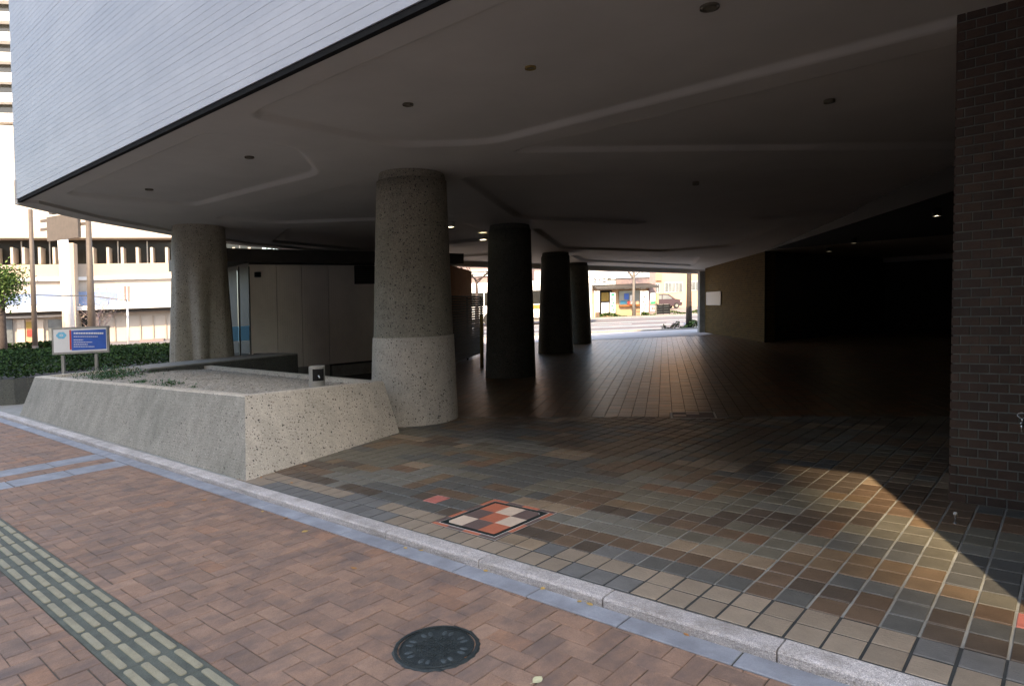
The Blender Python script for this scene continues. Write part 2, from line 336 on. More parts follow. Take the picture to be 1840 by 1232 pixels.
def link(name, data, parent=None, loc=None, rz=0.0):
    o = bpy.data.objects.new(name, data); COL.objects.link(o)
    if parent: o.parent = parent
    if loc is not None: o.location = loc
    if rz: o.rotation_euler = (0, 0, rz)
    return o
def struct(o): o['kind'] = 'structure'; return o
def stuff(o): o['kind'] = 'stuff'; return o
def tag(o, label, cat, group=None):
    o['label'] = label; o['category'] = cat
    if group: o['group'] = group
    return o
def thing(name, label, cat, loc=(0, 0, 0), rz=0, group=None):
    return tag(link(name, None, None, loc, rz), label, cat, group)
def local(parent, mb):
    """shift world-space builder coordinates into the parent Empty's frame"""
    inv = (Matrix.Translation(parent.location) @ parent.rotation_euler.to_matrix().to_4x4()).inverted()
    mb.v = [tuple(inv @ Vector(p)) for p in mb.v]; return mb
def part(name, mb, parent, smooth=False):
    return local(parent, mb).obj(name, parent, smooth)

# ================================================================== GROUND
gm = MB()
def strip(mb, d0, d1, l0, l1, dz, m, nd=1):
    for k in range(nd):
        a = d0 + (d1 - d0) * k / nd; c = d0 + (d1 - d0) * (k + 1) / nd
        mb.poly([LV(l0, a, rise(a) + dz), LV(l1, a, rise(a) + dz), LV(l1, c, rise(c) + dz), LV(l0, c, rise(c) + dz)], m)
strip(gm, -150, 28, -600, 600, -0.07, M['pave']); strip(gm, 28, 900, -600, 600, -0.07, M['pave'], 1)
struct(gm.obj('ground'))
r = MB(); strip(r, 31, 49.5, -9, 60, -0.02, M['asphalt']); struct(r.obj('road'))
r = MB(); strip(r, 33, 49.5, -80, -12, -0.02, M['asphalt']); struct(r.obj('side_street'))
r = MB()
for d, wd in ((32.3, 0.25), (36.0, 0.35), (41.0, 0.3), (47.8, 0.35)): strip(r, d, d + wd, -8, 40, -0.014, M['roadline'])
for k in range(7): strip(r, 38.3, 38.5, -6 + k * 5, -3 + k * 5, -0.014, M['roadline'])
struct(r.obj('road_marking'))
r = MB()
for d0, d1 in ((49.5, 49.8), (30.7, 31.0)):
    for a, c in ((-9, 60),):
        za, zb = rise(d0), rise(d1)
        r.hexa([LV(a, d0, za - 0.1), LV(c, d0, za - 0.1), LV(c, d1, zb - 0.1), LV(a, d1, zb - 0.1), LV(a, d0, za + 0.05), LV(c, d0, za + 0.05), LV(c, d1, zb + 0.05), LV(a, d1, zb + 0.05)], M['conc'])
struct(r.obj('street_kerb'))

r = MB(); r.poly([LV(-14, 25.6, 0.008), LV(7.4, 25.6, 0.008), LV(9.4, 28, 0.008), LV(9.4, 30.69, 0.02), LV(-14, 30.69, 0.02)], M['pave_sun']); struct(r.obj('street_pavement'))  # pale colour painted in for sunlight that the roof blocks here

# plaza slab: grout bed with the tiles sitting proud of it
TX, TY, KY = 0.1537, 0.1695, 2.868
X0 = -0.2085                                   # a column joint
def near_line(x): return 6.25 + (x + 6.5) * 0.5237        # where the two tile grids meet
pl = MB()
pl.poly([(-8.2, KY, -0.0025), (0.42, KY, -0.0025), (3.0, KY, -0.0025), (3.0, near_line(3.0), -0.0025), (-8.2, near_line(-8.2), -0.0025)], M['grout'])
pl.poly([(-26, 2.862, -0.0025), (-8.2, 2.862, -0.0025), (-8.2, 4.2, -0.0025), (-26, 4.2, -0.0025)], M['conc'])
plaza = struct(pl.obj('plaza_floor'))
pl = MB(); pl.poly([(-5.66, KY + 0.001, 0.0005), (0.4, KY + 0.001, 0.0005), (0.4, KY + TY * 2 + 0.004, 0.0005), (-5.66, KY + TY * 2 + 0.004, 0.0005)], M['grout_dark']); pl.obj('dark_joint', plaza)

def tile_mesh(wx, wy, m, h=0.003, c=0.003):
    mb = MB(); mb.chbox(-wx / 2, -wy / 2, -0.008, wx / 2, wy / 2, h, c, m); return mb.mesh('floor_tile')
rt_ = random.Random(11)
ROWPAL = [  # weights per row band from the kerb inwards
    (['pale', 'char'], [0.62, 0.38]),
    (['pale', 'char', 'tan'], [0.6, 0.25, 0.15]),
    (['umber', 'brown', 'slate', 'char', 'ash'], [0.3, 0.25, 0.2, 0.15, 0.1]),
    (['brown', 'slate', 'umber', 'ash', 'tan'], [0.3, 0.22, 0.2, 0.18, 0.1]),
    (['brown', 'slate', 'ash', 'olive', 'umber', 'tan'], [0.25, 0.2, 0.2, 0.15, 0.15, 0.05]),
]
DEEP = (['brown', 'ochre', 'slate', 'olive', 'umber', 'ash', 'rust', 'tan'], [0.19, 0.16, 0.17, 0.16, 0.13, 0.08, 0.05, 0.06])
tiles = []
ncol = int(9.5 / TX)
IX0, IX1, IY0, IY1 = X0 - 21 * TX, X0 - 17 * TX, KY + TY, KY + 5 * TY
prev = {}
for j in range(0, 45):
    run = 0; c = None
    for i in range(-54, 18):
        x = X0 + i * TX; y = KY + j * TY; cx, cy = x + TX / 2, y + TY / 2
        if run <= 0:
            pal = ROWPAL[j] if j < len(ROWPAL) else DEEP
            c = rt_.choices(*pal)[0]
            if j > 4 and i in prev and rt_.random() < 0.42: c = prev[i]
            run = rt_.choice([1, 1, 2, 2, 3, 4])
        run -= 1; prev[i] = c
        if cy > near_line(cx) - 0.03 or x < -8.0 or x > 0.25 + 2.6: continue
        if IX0 - 0.01 < cx < IX1 + 0.01 and IY0 - 0.01 < cy < IY1 + 0.01: continue
        cc = c
        if (abs(cx + 3.85) < TX * 0.5 and abs(cy - 3.43) < TY * 0.5) or (abs(cx + 0.2) < TX * 0.55 and abs(cy - 3.55) < TY * 0.5): cc = 'rose'
        if (cx + 6.85) ** 2 + (cy - 5.88) ** 2 < 0.45 ** 2: continue
        if cx < -5.9 - (cy - 2.9) * 0.22 and cy < 5.3: continue
        tiles.append((cx, cy, cc))
def pix_area(cx, cy, wx, wy, z=0.0):
    q = [project((cx + sx * wx / 2, cy + sy * wy / 2, z)) for sx, sy in ((-1, -1), (1, -1), (1, 1), (-1, 1))]
    if any(k is None for k in q): return 0
    mx = sum(k[0] for k in q) / 4; my = sum(k[1] for k in q) / 4
    if not (-20 < mx < 1870 and 0 < my < 1260): return 0
    return abs(sum(q[k][0] * q[(k + 1) % 4][1] - q[(k + 1) % 4][0] * q[k][1] for k in range(4))) / 2
tiles = sorted(((pix_area(a, b, TX, TY), a, b, c) for a, b, c in tiles), reverse=True)
g_ = 0.0125
tmesh = {k: [tile_mesh(TX - g_, TY - g_, m, 0.003 + 0.0012 * q, 0.003) for q in range(3)] for k, m in TM.items()}
for ar, a, b, c in tiles[:300]:
    o = link('floor_tile', rt_.choice(tmesh[c]), plaza, (a + rt_.uniform(-0.0012, 0.0012), b + rt_.uniform(-0.0012, 0.0012), 0)); o.rotation_euler = (rt_.uniform(-0.006, 0.006), rt_.uniform(-0.006, 0.006), rt_.uniform(-0.006, 0.006))
st = MB()
for ar, a, b, c in tiles[300:]:
    h = 0.003 + rt_.uniform(0, 0.0025)
    st.chbox(a - TX / 2 + g_ / 2, b - TY / 2 + g_ / 2, -0.008, a + TX / 2 - g_ / 2, b + TY / 2 - g_ / 2, h, 0.003, TM[c])
stuff(st.obj('floor_tile_field', plaza))

# second grid, deeper under the building
P0 = Vector((-6.5, 6.25, 0)); LD = Vector((1, 0.5237, 0)).normalized()
ff = MB()
def gridpt(a, b, z): return P0 + FP * a + F * b + Vector((0, 0, z))
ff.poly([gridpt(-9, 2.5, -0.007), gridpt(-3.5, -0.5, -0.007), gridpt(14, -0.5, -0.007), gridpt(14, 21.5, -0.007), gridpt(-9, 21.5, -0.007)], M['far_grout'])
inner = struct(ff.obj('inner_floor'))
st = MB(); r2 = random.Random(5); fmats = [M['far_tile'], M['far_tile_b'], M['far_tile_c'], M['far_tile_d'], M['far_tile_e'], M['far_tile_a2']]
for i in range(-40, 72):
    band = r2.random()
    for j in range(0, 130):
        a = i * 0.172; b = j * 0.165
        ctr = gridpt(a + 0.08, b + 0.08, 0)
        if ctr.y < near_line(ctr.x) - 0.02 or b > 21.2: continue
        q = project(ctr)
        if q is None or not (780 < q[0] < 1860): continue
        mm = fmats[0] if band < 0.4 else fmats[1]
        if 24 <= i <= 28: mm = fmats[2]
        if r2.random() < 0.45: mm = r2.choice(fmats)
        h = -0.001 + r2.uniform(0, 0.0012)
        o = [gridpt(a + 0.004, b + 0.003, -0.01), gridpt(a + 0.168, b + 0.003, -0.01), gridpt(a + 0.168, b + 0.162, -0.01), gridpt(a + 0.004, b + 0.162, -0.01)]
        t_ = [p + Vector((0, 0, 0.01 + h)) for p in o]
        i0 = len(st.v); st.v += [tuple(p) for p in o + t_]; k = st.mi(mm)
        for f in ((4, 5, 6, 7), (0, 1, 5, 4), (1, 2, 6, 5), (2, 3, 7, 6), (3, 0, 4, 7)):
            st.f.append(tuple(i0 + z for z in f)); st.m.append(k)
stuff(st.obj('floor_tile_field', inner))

# ================================================================== SIDEWALK
ZS = -0.045
sw = MB(); sw.poly([(-40, -1.5, ZS - 0.006), (5, -1.5, ZS - 0.006), (5, 2.61, ZS - 0.006), (-40, 2.61, ZS - 0.006)], M['sand'])
walk = struct(sw.obj('sidewalk'))
W_ = 0.105; bx, by = -1.78, 2.27
TY0, TY1 = 0.965, 1.262
BANDS = ((-8.70, -8.34), (-8.06, -7.70))
rb = random.Random(3); bricks = []
for i in range(-210, 30):
    for j in range(-28, 5):
        k = (i + j) % 4
        if k == 0: r_ = (bx + i * W_, by + j * W_, bx + (i + 2) * W_, by + (j + 1) * W_)
        elif k == 2: r_ = (bx + i * W_, by + j * W_, bx + (i + 1) * W_, by + (j + 2) * W_)
        else: continue
        pieces = [r_]
        cuts_y = ((TY0, TY1), (2.605, 9.0))
        for lo, hi in cuts_y:
            nn = []
            for p in pieces:
                if p[3] <= lo or p[1] >= hi: nn.append(p); continue
                if p[1] < lo - 0.015: nn.append((p[0], p[1], p[2], lo))
                if p[3] > hi + 0.015: nn.append((p[0], hi, p[2], p[3]))
            pieces = nn
        for lo, hi in BANDS:
            nn = []
            for p in pieces:
                if p[2] <= lo or p[0] >= hi: nn.append(p); continue
                if p[0] < lo - 0.015: nn.append((p[0], p[1], lo, p[3]))
                if p[2] > hi + 0.015: nn.append((hi, p[1], p[2], p[3]))
            pieces = nn
        for p in pieces: bricks.append((pix_area((p[0] + p[2]) / 2, (p[1] + p[3]) / 2, p[2] - p[0], p[3] - p[1], ZS), p, k))
bricks = [b for b in bricks if b[0] > 0]; bricks.sort(key=lambda b: -b[0])
MHC = (-2.215, 1.965)
cache = {}
def brick_mesh(wx, wy, mi, q):
    key = (round(wx, 3), round(wy, 3), mi, q)
    if key not in cache:
        mb = MB(); mb.chbox(-wx / 2 + 0.0022, -wy / 2 + 0.0022, -0.03, wx / 2 - 0.0022, wy / 2 - 0.0022, 0.0012 * q, 0.003, BM[mi]); cache[key] = mb.mesh('paving_brick')
    return cache[key]
sb = MB()
for n, (ar, p, k) in enumerate(bricks):
    mi = rb.choices(range(6), [0.28, 0.26, 0.18, 0.06, 0.06, 0.16])[0]
    cx, cy = (p[0] + p[2]) / 2, (p[1] + p[3]) / 2
    q = rb.choice([-1, 0, 0, 1, 1])
    if n < 300:
        o = link('paving_brick', brick_mesh(p[2] - p[0], p[3] - p[1], mi, q), walk, (cx + rb.uniform(-0.0015, 0.0015), cy + rb.uniform(-0.0015, 0.0015), ZS))
        o.rotation_euler = (rb.uniform(-0.008, 0.008), rb.uniform(-0.008, 0.008), rb.uniform(-0.01, 0.01))
    else:
        sb.chbox(p[0] + 0.0022, p[1] + 0.0022, ZS - 0.03, p[2] - 0.0022, p[3] - 0.0022, ZS + 0.0015 * q, 0.003, BM[mi])
stuff(sb.obj('paving_brick_field', walk))
for lo, hi in BANDS:
    for k in range(6):
        y1 = 2.60 - k * 0.5; y0 = y1 - 0.49
        mb = MB(); mb.chbox(lo + 0.005, y0, ZS - 0.03, hi - 0.005, y1, ZS + 0.001, 0.004, M['gutter']); mb.obj('band_stone', walk)

# tactile strip
tp = thing('tactile_paving', 'grey tactile guide strip with rows of raised pale bars running along the brick sidewalk', 'tactile paving', (-2.5, 1.11, ZS))
bar = MB()
cs = []
L_, Wd, rr = 0.245, 0.034, 0.012
for sx, sy, a0 in ((1, 1, 0), (-1, 1, 90), (-1, -1, 180), (1, -1, 270)):
    for q in range(3):
        t = math.radians(a0 + q * 45); cs.append((sx * (L_ / 2 - rr) + rr * math.cos(t), sy * (Wd / 2 - rr) + rr * math.sin(t)))
bb = len(bar.v)
ins = [(x * 0.975, y * 0.80) for x, y in cs]
bar.v = [(x, y, 0.0) for x, y in cs] + [(x, y, 0.004) for x, y in cs] + [(x, y, 0.0065) for x, y in ins]
nn = len(cs)
for k in range(nn):
    j = (k + 1) % nn; bar.f += [(k, j, nn + j, nn + k), (nn + k, nn + j, 2 * nn + j, 2 * nn + k)]; bar.m += [0, 0]
bar.f.append(tuple(range(2 * nn, 3 * nn))); bar.m.append(0); bar.mats = [M['tbar']]
barme = bar.mesh('guide_bar')
tb = MB(); tb.chbox(-0.138, -0.146, -0.03, 0.138, 0.146, 0.0, 0.002, M['tact']); tbme = tb.mesh('tactile_tile')
for k in range(-16, 5):
    xc = -3.06 + k * 0.2775
    o = link('tactile_tile', tbme, tp, (xc + 2.5, 1.113 - 1.11, 0.001))
    for q in range(4):
        link('guide_bar', barme, o, (0, (q - 1.5) * 0.0715, 0.0))

# kerb and gutter
kb = MB(); kb.box(-30, 2.60, ZS - 0.03, 5, 2.86, ZS - 0.008, M['moss']); kerb = struct(kb.obj('kerb'))
x = -0.96 + 0.865 * 5
while x > -24:
    mb = MB(); x1, x0 = x - 0.004, x - 0.861
    pr = [(2.746, ZS - 0.02), (2.746, -0.012), (2.751, -0.004), (2.760, 0.0), (2.862, 0.0), (2.862, ZS - 0.02)]
    for k in range(len(pr)):
        a, c = pr[k], pr[(k + 1) % len(pr)]
        mb.poly([(x1, a[0], a[1]), (x0, a[0], a[1]), (x0, c[0], c[1]), (x1, c[0], c[1])], M['granite'])
    mb.poly([(x0, a, z) for a, z in pr], M['granite']); mb.poly([(x1, a, z) for a, z in reversed(pr)], M['granite'])
    o = mb.obj('kerb_stone', kerb); o.location = (0, rb.uniform(-0.002, 0.002), rb.uniform(-0.001, 0.002)); x -= 0.865
x = -1.10 + 0.56 * 6
while x > -24:
    mb = MB(); mb.chbox(x - 0.556, 2.612, ZS - 0.03, x - 0.004, 2.738, ZS + 0.001, 0.004, M['gutter'])
    o = mb.obj('gutter_stone', kerb); o.location = (0, rb.uniform(-0.0015, 0.0015), rb.uniform(-0.001, 0.001)); x -= 0.56

# manhole cover
mh = thing('manhole_cover', 'round dark cast iron manhole cover set in the brick sidewalk', 'manhole cover', (MHC[0], MHC[1], ZS))
def ring(r0, r1, z0, z1, m, n=56, jag=0.0, rng=random):
    mb = MB(); i = mb.mi(m)
    ro = [r1 + rng.uniform(0, jag) for _ in range(n)]
    for k in range(n):
        t = 2 * math.pi * k / n
        mb.v += [(r0 * math.cos(t), r0 * math.sin(t), z0), (r0 * math.cos(t), r0 * math.sin(t), z1), (r1 * 0.985 * math.cos(t), r1 * 0.985 * math.sin(t), z1), (ro[k] * math.cos(t), ro[k] * math.sin(t), z0)]
    for k in range(n):
        a, c = 4 * k, 4 * ((k + 1) % n)
        mb.f += [(a, a + 1, c + 1, c), (a + 1, a + 2, c + 2, c + 1), (a + 2, a + 3, c + 3, c + 2)]; mb.m += [i] * 3
    return mb
o = ring(0.178, 0.196, 0.001, 0.007, M['iron'], jag=0.012).obj('frame_ring', mh)
lid = ring(0.165, 0.173, 0.0, 0.006, M['iron']); 
lid.v.append((0, 0, 0.0025)); c0 = len(lid.v) - 1
nb = len(lid.v)
for k in range(56): lid.v.append((0.166 * math.cos(2 * math.pi * k / 56), 0.166 * math.sin(2 * math.pi * k / 56), 0.0025))
for k in range(56): lid.f.append((c0, nb + k, nb + (k + 1) % 56)); lid.m.append(0)
lo_ = lid.obj('lid', mh)
r3 = random.Random(9)
pm_ = MB(); ii = pm_.mi(M['iron_pale'])
for q in range(10):
    u = 2 * math.pi * q / 10; pm_.v.append((0.022 * math.cos(u), 0.012 * math.sin(u), 0.002))
pm_.v.append((0, 0, 0.0085))
for q in range(10): pm_.f.append((q, (q + 1) % 10, 10)); pm_.m.append(ii)
petal = pm_.mesh('petal', True)
for k in range(8):                                # petal-shaped bosses round the rim
    for dt in (-0.13, 0.13):
        t = 2 * math.pi * (k + 0.5) / 8 + dt; link('petal', petal, lo_, (0.128 * math.cos(t), 0.128 * math.sin(t), 0), t)
studs = MB()
for a in np.arange(-0.1, 0.101, 0.0165):
    for b in np.arange(-0.1, 0.101, 0.0165):
        if a * a + b * b < 0.098 ** 2:
            studs.chbox(a - 0.005, b - 0.005, 0.002, a + 0.005, b + 0.005, 0.0065 + r3.uniform(-0.002, 0.001), 0.0015, M['iron'])
stuff(studs.obj('stud_pattern', lo_))

# inlaid access cover in the plaza
ic = thing('inlay_cover', 'square access cover inlaid with red, cream and brown tiles in a black frame', 'access cover', ((IX0 + IX1) / 2, (IY0 + IY1) / 2, 0))
hw, hh = (IX1 - IX0) / 2, (IY1 - IY0) / 2
mb = MB(); mb.box(-hw, -hh, -0.02, hw, hh, 0.0005, M['frame_steel']); mb.obj('base_frame', ic)
def rim(h0, h1, w0, w1, z, m, name):
    mb = MB()
    mb.box(-h1, -w1, 0, h1, -w0, z, m); mb.box(-h1, w0, 0, h1, w1, z, m); mb.box(-h1, -w0, 0, -h0, w0, z, m); mb.box(h0, -w0, 0, h1, w0, z, m)
    return mb.obj(name, ic)
rim(hw - 0.052, hw - 0.006, hh - 0.052, hh - 0.006, 0.002, M['mortar_w'], 'mortar_bed')
ri = random.Random(2)
for side in range(4):
    n_ = 4
    Ls = (hw if side % 2 == 0 else hh) - 0.008
    for k in range(n_):
        a0 = -Ls + 2 * Ls * k / n_ + 0.002; a1 = -Ls + 2 * Ls * (k + 1) / n_ - 0.002
        m_ = M['terra'] if (k + side) % 2 == 0 else M['taupe']
        mb = MB()
        if side == 0: mb.chbox(a0, -hh + 0.008, 0, a1, -hh + 0.042, 0.004, 0.001, m_)
        if side == 2: mb.chbox(a0, hh - 0.042, 0, a1, hh - 0.008, 0.004, 0.001, m_)
        if side == 1: mb.chbox(hw - 0.042, max(a0, -hh + 0.046), 0, hw - 0.008, min(a1, hh - 0.046), 0.004, 0.001, m_)
        if side == 3: mb.chbox(-hw + 0.008, max(a0, -hh + 0.046), 0, -hw + 0.042, min(a1, hh - 0.046), 0.004, 0.001, m_)
        mb.obj('border_tile', ic)
rim(hw - 0.078, hw - 0.054, hh - 0.078, hh - 0.054, 0.006, M['frame_steel'], 'inner_frame')
mb = MB(); mb.box(-hw + 0.079, -hh + 0.079, 0, hw - 0.079, hh - 0.079, 0.0025, M['mortar_w']); mb.obj('pale_bed', ic)
pat = [['cream_t', 'taupe', 'terra'], ['taupe', 'terra', 'cream_t'], ['terra', 'cream_t', 'taupe']]
ex, ey = (hw - 0.083) * 2 / 3, (hh - 0.083) * 2 / 3
for j in range(3):
    for i in range(3):
        x0 = -hw + 0.083 + i * ex + 0.0015; y0 = -hh + 0.083 + j * ey + 0.0015; x1 = x0 + ex - 0.003; y1 = y0 + ey - 0.003
        c = 0.032
        if (i, j) == (0, 0): pts = [(x0 + c, y0), (x1, y0), (x1, y1), (x0, y1), (x0, y0 + c)]
        elif (i, j) == (2, 2): pts = [(x0, y0), (x1, y0), (x1, y1 - c), (x1 - c, y1), (x0, y1)]
        else: pts = [(x0, y0), (x1, y0), (x1, y1), (x0, y1)]
        mb = MB(); mb.prism(pts, 0.001, 0.0045, M[pat[j][i]]); mb.obj('inlay_tile', ic)
for sx in (-1, 1):      # black corner fillets by the clipped tiles
    c = 0.035; ax, ay = sx * (hw - 0.0785), sx * (hh - 0.0785)
    mb = MB(); mb.prism([(ax, ay), (ax - sx * c, ay), (ax, ay - sx * c)][::sx], 0.001, 0.0058, M['frame_steel']); mb.obj('corner_plate', ic)
# second, distant inlaid cover
ic2 = thing('inlay_cover', 'small access cover with a pale border in the dark floor before the far opening', 'access cover', (-3.72, 7.80, -0.001), math.atan2(FP.y, FP.x))
mb = MB(); mb.box(-0.29, -0.24, -0.01, 0.29, 0.24, 0.003, M['frame_steel']); mb.obj('base_frame', ic2)
mb = MB()
for a in ((-0.28, -0.23, 0.28, -0.205), (-0.28, 0.205, 0.28, 0.23), (-0.28, -0.205, -0.255, 0.205), (0.255, -0.205, 0.28, 0.205)): mb.box(a[0], a[1], 0.002, a[2], a[3], 0.006, M['mortar_w'])
mb.obj('pale_border', ic2)
for i in range(3):
    for j in range(3):
        mb = MB(); mb.chbox(-0.245 + i * 0.164, -0.195 + j * 0.131, 0.001, -0.245 + i * 0.164 + 0.160, -0.195 + j * 0.131 + 0.127, 0.005, 0.001, M[('terra', 'taupe', 'cream_t')[(i + j * 2) % 3]] if (i + j) % 2 else M['taupe']); mb.obj('inlay_tile', ic2)

# ================================================================== COLUMNS
def column(name, label, c, r0, r1, ztop, seam, n=56, m_low=None, m_up=None):
    t = thing(name, label, 'column', (c[0], c[1], 0), group='concrete columns under the building')
    def shaft(z0, z1, ra, rb_, m, steps, extra=0.0):
        mb = MB(); i = mb.mi(m)
        for k in range(steps + 1):
            u = k / steps; z = z0 + (z1 - z0) * u; rr_ = ra + (rb_ - ra) * u + extra
            if k == steps and z1 > 2: rr_ -= 0.0
            for q in range(n): mb.v.append((rr_ * math.cos(2 * math.pi * q / n), rr_ * math.sin(2 * math.pi * q / n), z))
        for k in range(steps):
            for q in range(n): mb.f.append((k * n + q, k * n + (q + 1) % n, (k + 1) * n + (q + 1) % n, (k + 1) * n + q)); mb.m.append(i)
        mb.f.append(tuple(steps * n + q for q in range(n))); mb.m.append(i)
        return mb
    R = lambda z: r0 + (r1 - r0) * min(1, z / ztop) ** 0.85
    if seam:
        shaft(0, seam, R(0), R(seam), m_low or M['agg'], 6, 0.012).obj('base_casing', t, True)
        shaft(seam - 0.02, ztop - 0.10, R(seam), R(ztop - 0.1), m_up or M['agg_col'], 8).obj('shaft', t, True)
    else:
        shaft(0, ztop - 0.10, R(0), R(ztop - 0.1), m_up or M['agg_col'], 10).obj('shaft', t, True)
    mb = shaft(ztop - 0.10, ztop + 0.15, R(ztop - 0.1) - 0.015, R(ztop) - 0.05, m_up or M['agg_col'], 3)
    mb.obj('neck', t, True)
    return t
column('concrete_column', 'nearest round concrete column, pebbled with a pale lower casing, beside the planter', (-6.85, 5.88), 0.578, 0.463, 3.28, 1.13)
column('concrete_column', 'second round column standing dark behind the big pebbled one', (-9.09, 10.49), 0.53, 0.44, ceil_z(10.5), 0.0, m_up=M['agg_shaded'])
column('concrete_column', 'third round column in the receding row, between two others', (-11.93, 15.88), 0.535, 0.42, ceil_z(15.9), 0.0, m_up=M['agg_shaded'])
column('concrete_column', 'farthest round column, beside the opening to the street', (-13.69, 19.49), 0.53, 0.41, ceil_z(19.5), 0.0, m_up=M['agg_shaded'])
# fluted column standing in the planter
fc = thing('fluted_column', 'fluted concrete column rising from the gravel planter near the signboard', 'column', (-13.3, 5.94, 0.5), group='concrete columns under the building')
mb = MB(); n_ = 64; M['agg_fl'] = agg('fluted_concrete', (0.40, 0.365, 0.30), (0.55, 0.51, 0.43), (0.06, 0.06, 0.055), 0.35, 0.2, 0.2); i = mb.mi(M['agg_fl'])
zt = 3.3 - 0.5
for k in range(13):
    z = -0.1 + (zt + 0.05 + 0.1) * k / 12; u = max(0, min(1, z / zt)); R0 = 0.63 + (0.475 - 0.63) * u
    fl = max(0, 1 - u / 0.78) ** 0.8
    for q in range(n_):
        t = 2 * math.pi * q / n_ + 0.35
        s8 = abs(((t * 7 / (2 * math.pi)) % 1) - 0.5) * 2       # creased lobes
        rr_ = R0 * (1 - fl * 0.50 * (s8 ** 1.1))
        mb.v.append((rr_ * math.cos(t), rr_ * math.sin(t), z))
for k in range(12):
    for q in range(n_): mb.f.append((k * n_ + q, k * n_ + (q + 1) % n_, (k + 1) * n_ + (q + 1) % n_, (k + 1) * n_ + q)); mb.m.append(i)
mb.obj('shaft', fc, True)

# ================================================================== THE BUILDING OVERHEAD
POLY = [(-12.0, 2.80), (-13.2, 4.0), (-14.5, 6.1), (-15.25, 7.8), (-15.7, 10.5), (-15.95, 15.4), (-14.3, 21.0), (-12.4, 27.6), (6.0, 27.6), (6.0, 2.80)]
bl = thing('office_building', 'pale tiled building raised on columns over the plaza', 'building', (0, 0, 0))
ZROOF = 6.9
mb = MB()
inner_pts = [(-11.96, 2.835)] + [(x + 0.03, y) for x, y in POLY[1:7]] + [(-12.38, 27.57), (5.97, 27.57), (5.97, 2.835)]
front = [(-11.96, 2.835), (-13.17, 4.0), (-14.47, 6.1), (-15.22, 7.8), (-15.67, 10.5), (-15.7, 11.5), (5.97, 11.5), (5.97, 2.835)]
mb.prism(front, 3.64, ZROOF, M['fascia']); mb.obj('upper_wall', bl)
mb = MB(); mb.prism(inner_pts, 3.55, 3.78, M['fascia']); mb.obj('rear_roof_slab', bl)  # upper storey set back unseen, so the sun clears this low rear
zz = 3.345; k = 0
while zz < ZROOF - 0.02:
    z1 = min(zz + 0.0655, ZROOF)
    mb = MB(); y = 2.8020
    b0 = [( -12.0, zz), (6.0, zz), (6.0, z1), (-12.0, z1)]
    mb.box(-12.0, y + 0.0012, zz, 6.0, 2.834, z1 + 0.002, M['fascia'])
    # proud tile face with a soft rolled edge
    mb.poly([(-12.0, y + 0.0012, zz + 0.0005), (6.0, y + 0.0012, zz + 0.0005), (6.0, y, zz + 0.0016), (-12.0, y, zz + 0.0016)], M['fascia'])
    mb.poly([(-12.0, y, zz + 0.0016), (6.0, y, zz + 0.0016), (6.0, y, z1 - 0.002), (-12.0, y, z1 - 0.002)], M['fascia'])
    mb.poly([(-12.0, y, z1 - 0.002), (6.0, y, z1 - 0.002), (6.0, y + 0.0012, z1 - 0.001), (-12.0, y + 0.0012, z1 - 0.001)], M['fascia'])
    o = mb.obj('tile_course', bl); o.location = (0, rb.choice([-0.0005, 0, 0, 0.0005]), 0)
    zz += 0.067; k += 1
mb = MB(); mb.box(-11.99, 2.812, 3.298, 6.0, 2.86, 3.343, M['black']); mb.obj('drip_edge', bl)

# moulded ceiling: broad ribs between shallow coffers
def sd_poly(px_, py_, poly):
    d = np.full(px_.shape, 1e9); inside = np.zeros(px_.shape, bool); n = len(poly)
    for k in range(n):
        ax, ay = poly[k]; bx_, by_ = poly[(k + 1) % n]
        ex_, ey_ = bx_ - ax, by_ - ay; wx, wy = px_ - ax, py_ - ay
        t = np.clip((wx * ex_ + wy * ey_) / (ex_ ** 2 + ey_ ** 2), 0, 1)
        d = np.minimum(d, np.hypot(wx - ex_ * t, wy - ey_ * t))
        c = (ay > py_) != (by_ > py_)
        with np.errstate(divide='ignore', invalid='ignore'):
            xi = ax + (py_ - ay) * ex_ / (by_ - ay if by_ != ay else 1e-9)
        inside ^= c & (px_ < xi)
    return np.where(inside, d, -d)
def smooth_corners(poly, r):
    out = []
    n = len(poly)
    for k in range(n):
        a, b, c = Vector(poly[k - 1]), Vector(poly[k]), Vector(poly[(k + 1) % n])
        d1 = (a - b); d2 = (c - b); rr_ = min(r, d1.length * 0.45, d2.length * 0.45)
        p, q = b + d1.normalized() * rr_, b + d2.normalized() * rr_
        for t in (0, 0.25, 0.5, 0.75, 1): out.append(tuple(p * (1 - t) ** 2 + b * 2 * t * (1 - t) + q * t * t))
    return out
COFFERS = [
    [(-5.86, 3.14), (-5.86, 4.95), (-5.0, 5.62), (5.6, 5.62), (5.6, 3.14)],
    [(-11.1, 3.14), (-11.1, 5.0), (-7.6, 5.12), (-6.6, 4.2), (-6.5, 3.14)],
    [(-5.15, 5.98), (5.6, 5.98), (5.6, 15.4), (4.9, 15.4)],
    [(-6.45, 6.5), (-8.3, 10.0), (-6.6, 13.6), (4.5, 15.9)],
    [(-12.1, 5.75), (-7.4, 5.75), (-9.0, 9.0), (-11.9, 7.0)],
    [(-12.2, 7.4), (-9.3, 9.4), (-10.6, 12.2), (-14.9, 11.2), (-14.7, 8.4)],
    [(-9.0, 11.3), (-11.1, 15.2), (-9.6, 18.4), (-7.6, 18.6), (-4.4, 14.4)],
    [(-12.0, 17.0), (-13.0, 19.0), (-11.6, 24.6), (-9.6, 21.0)],
    [(-13.8, 12.5), (-11.0, 12.9), (-12.3, 15.0), (-15.0, 14.6)],
]
COFFERS = [smooth_corners(c, 0.30) for c in COFFERS]
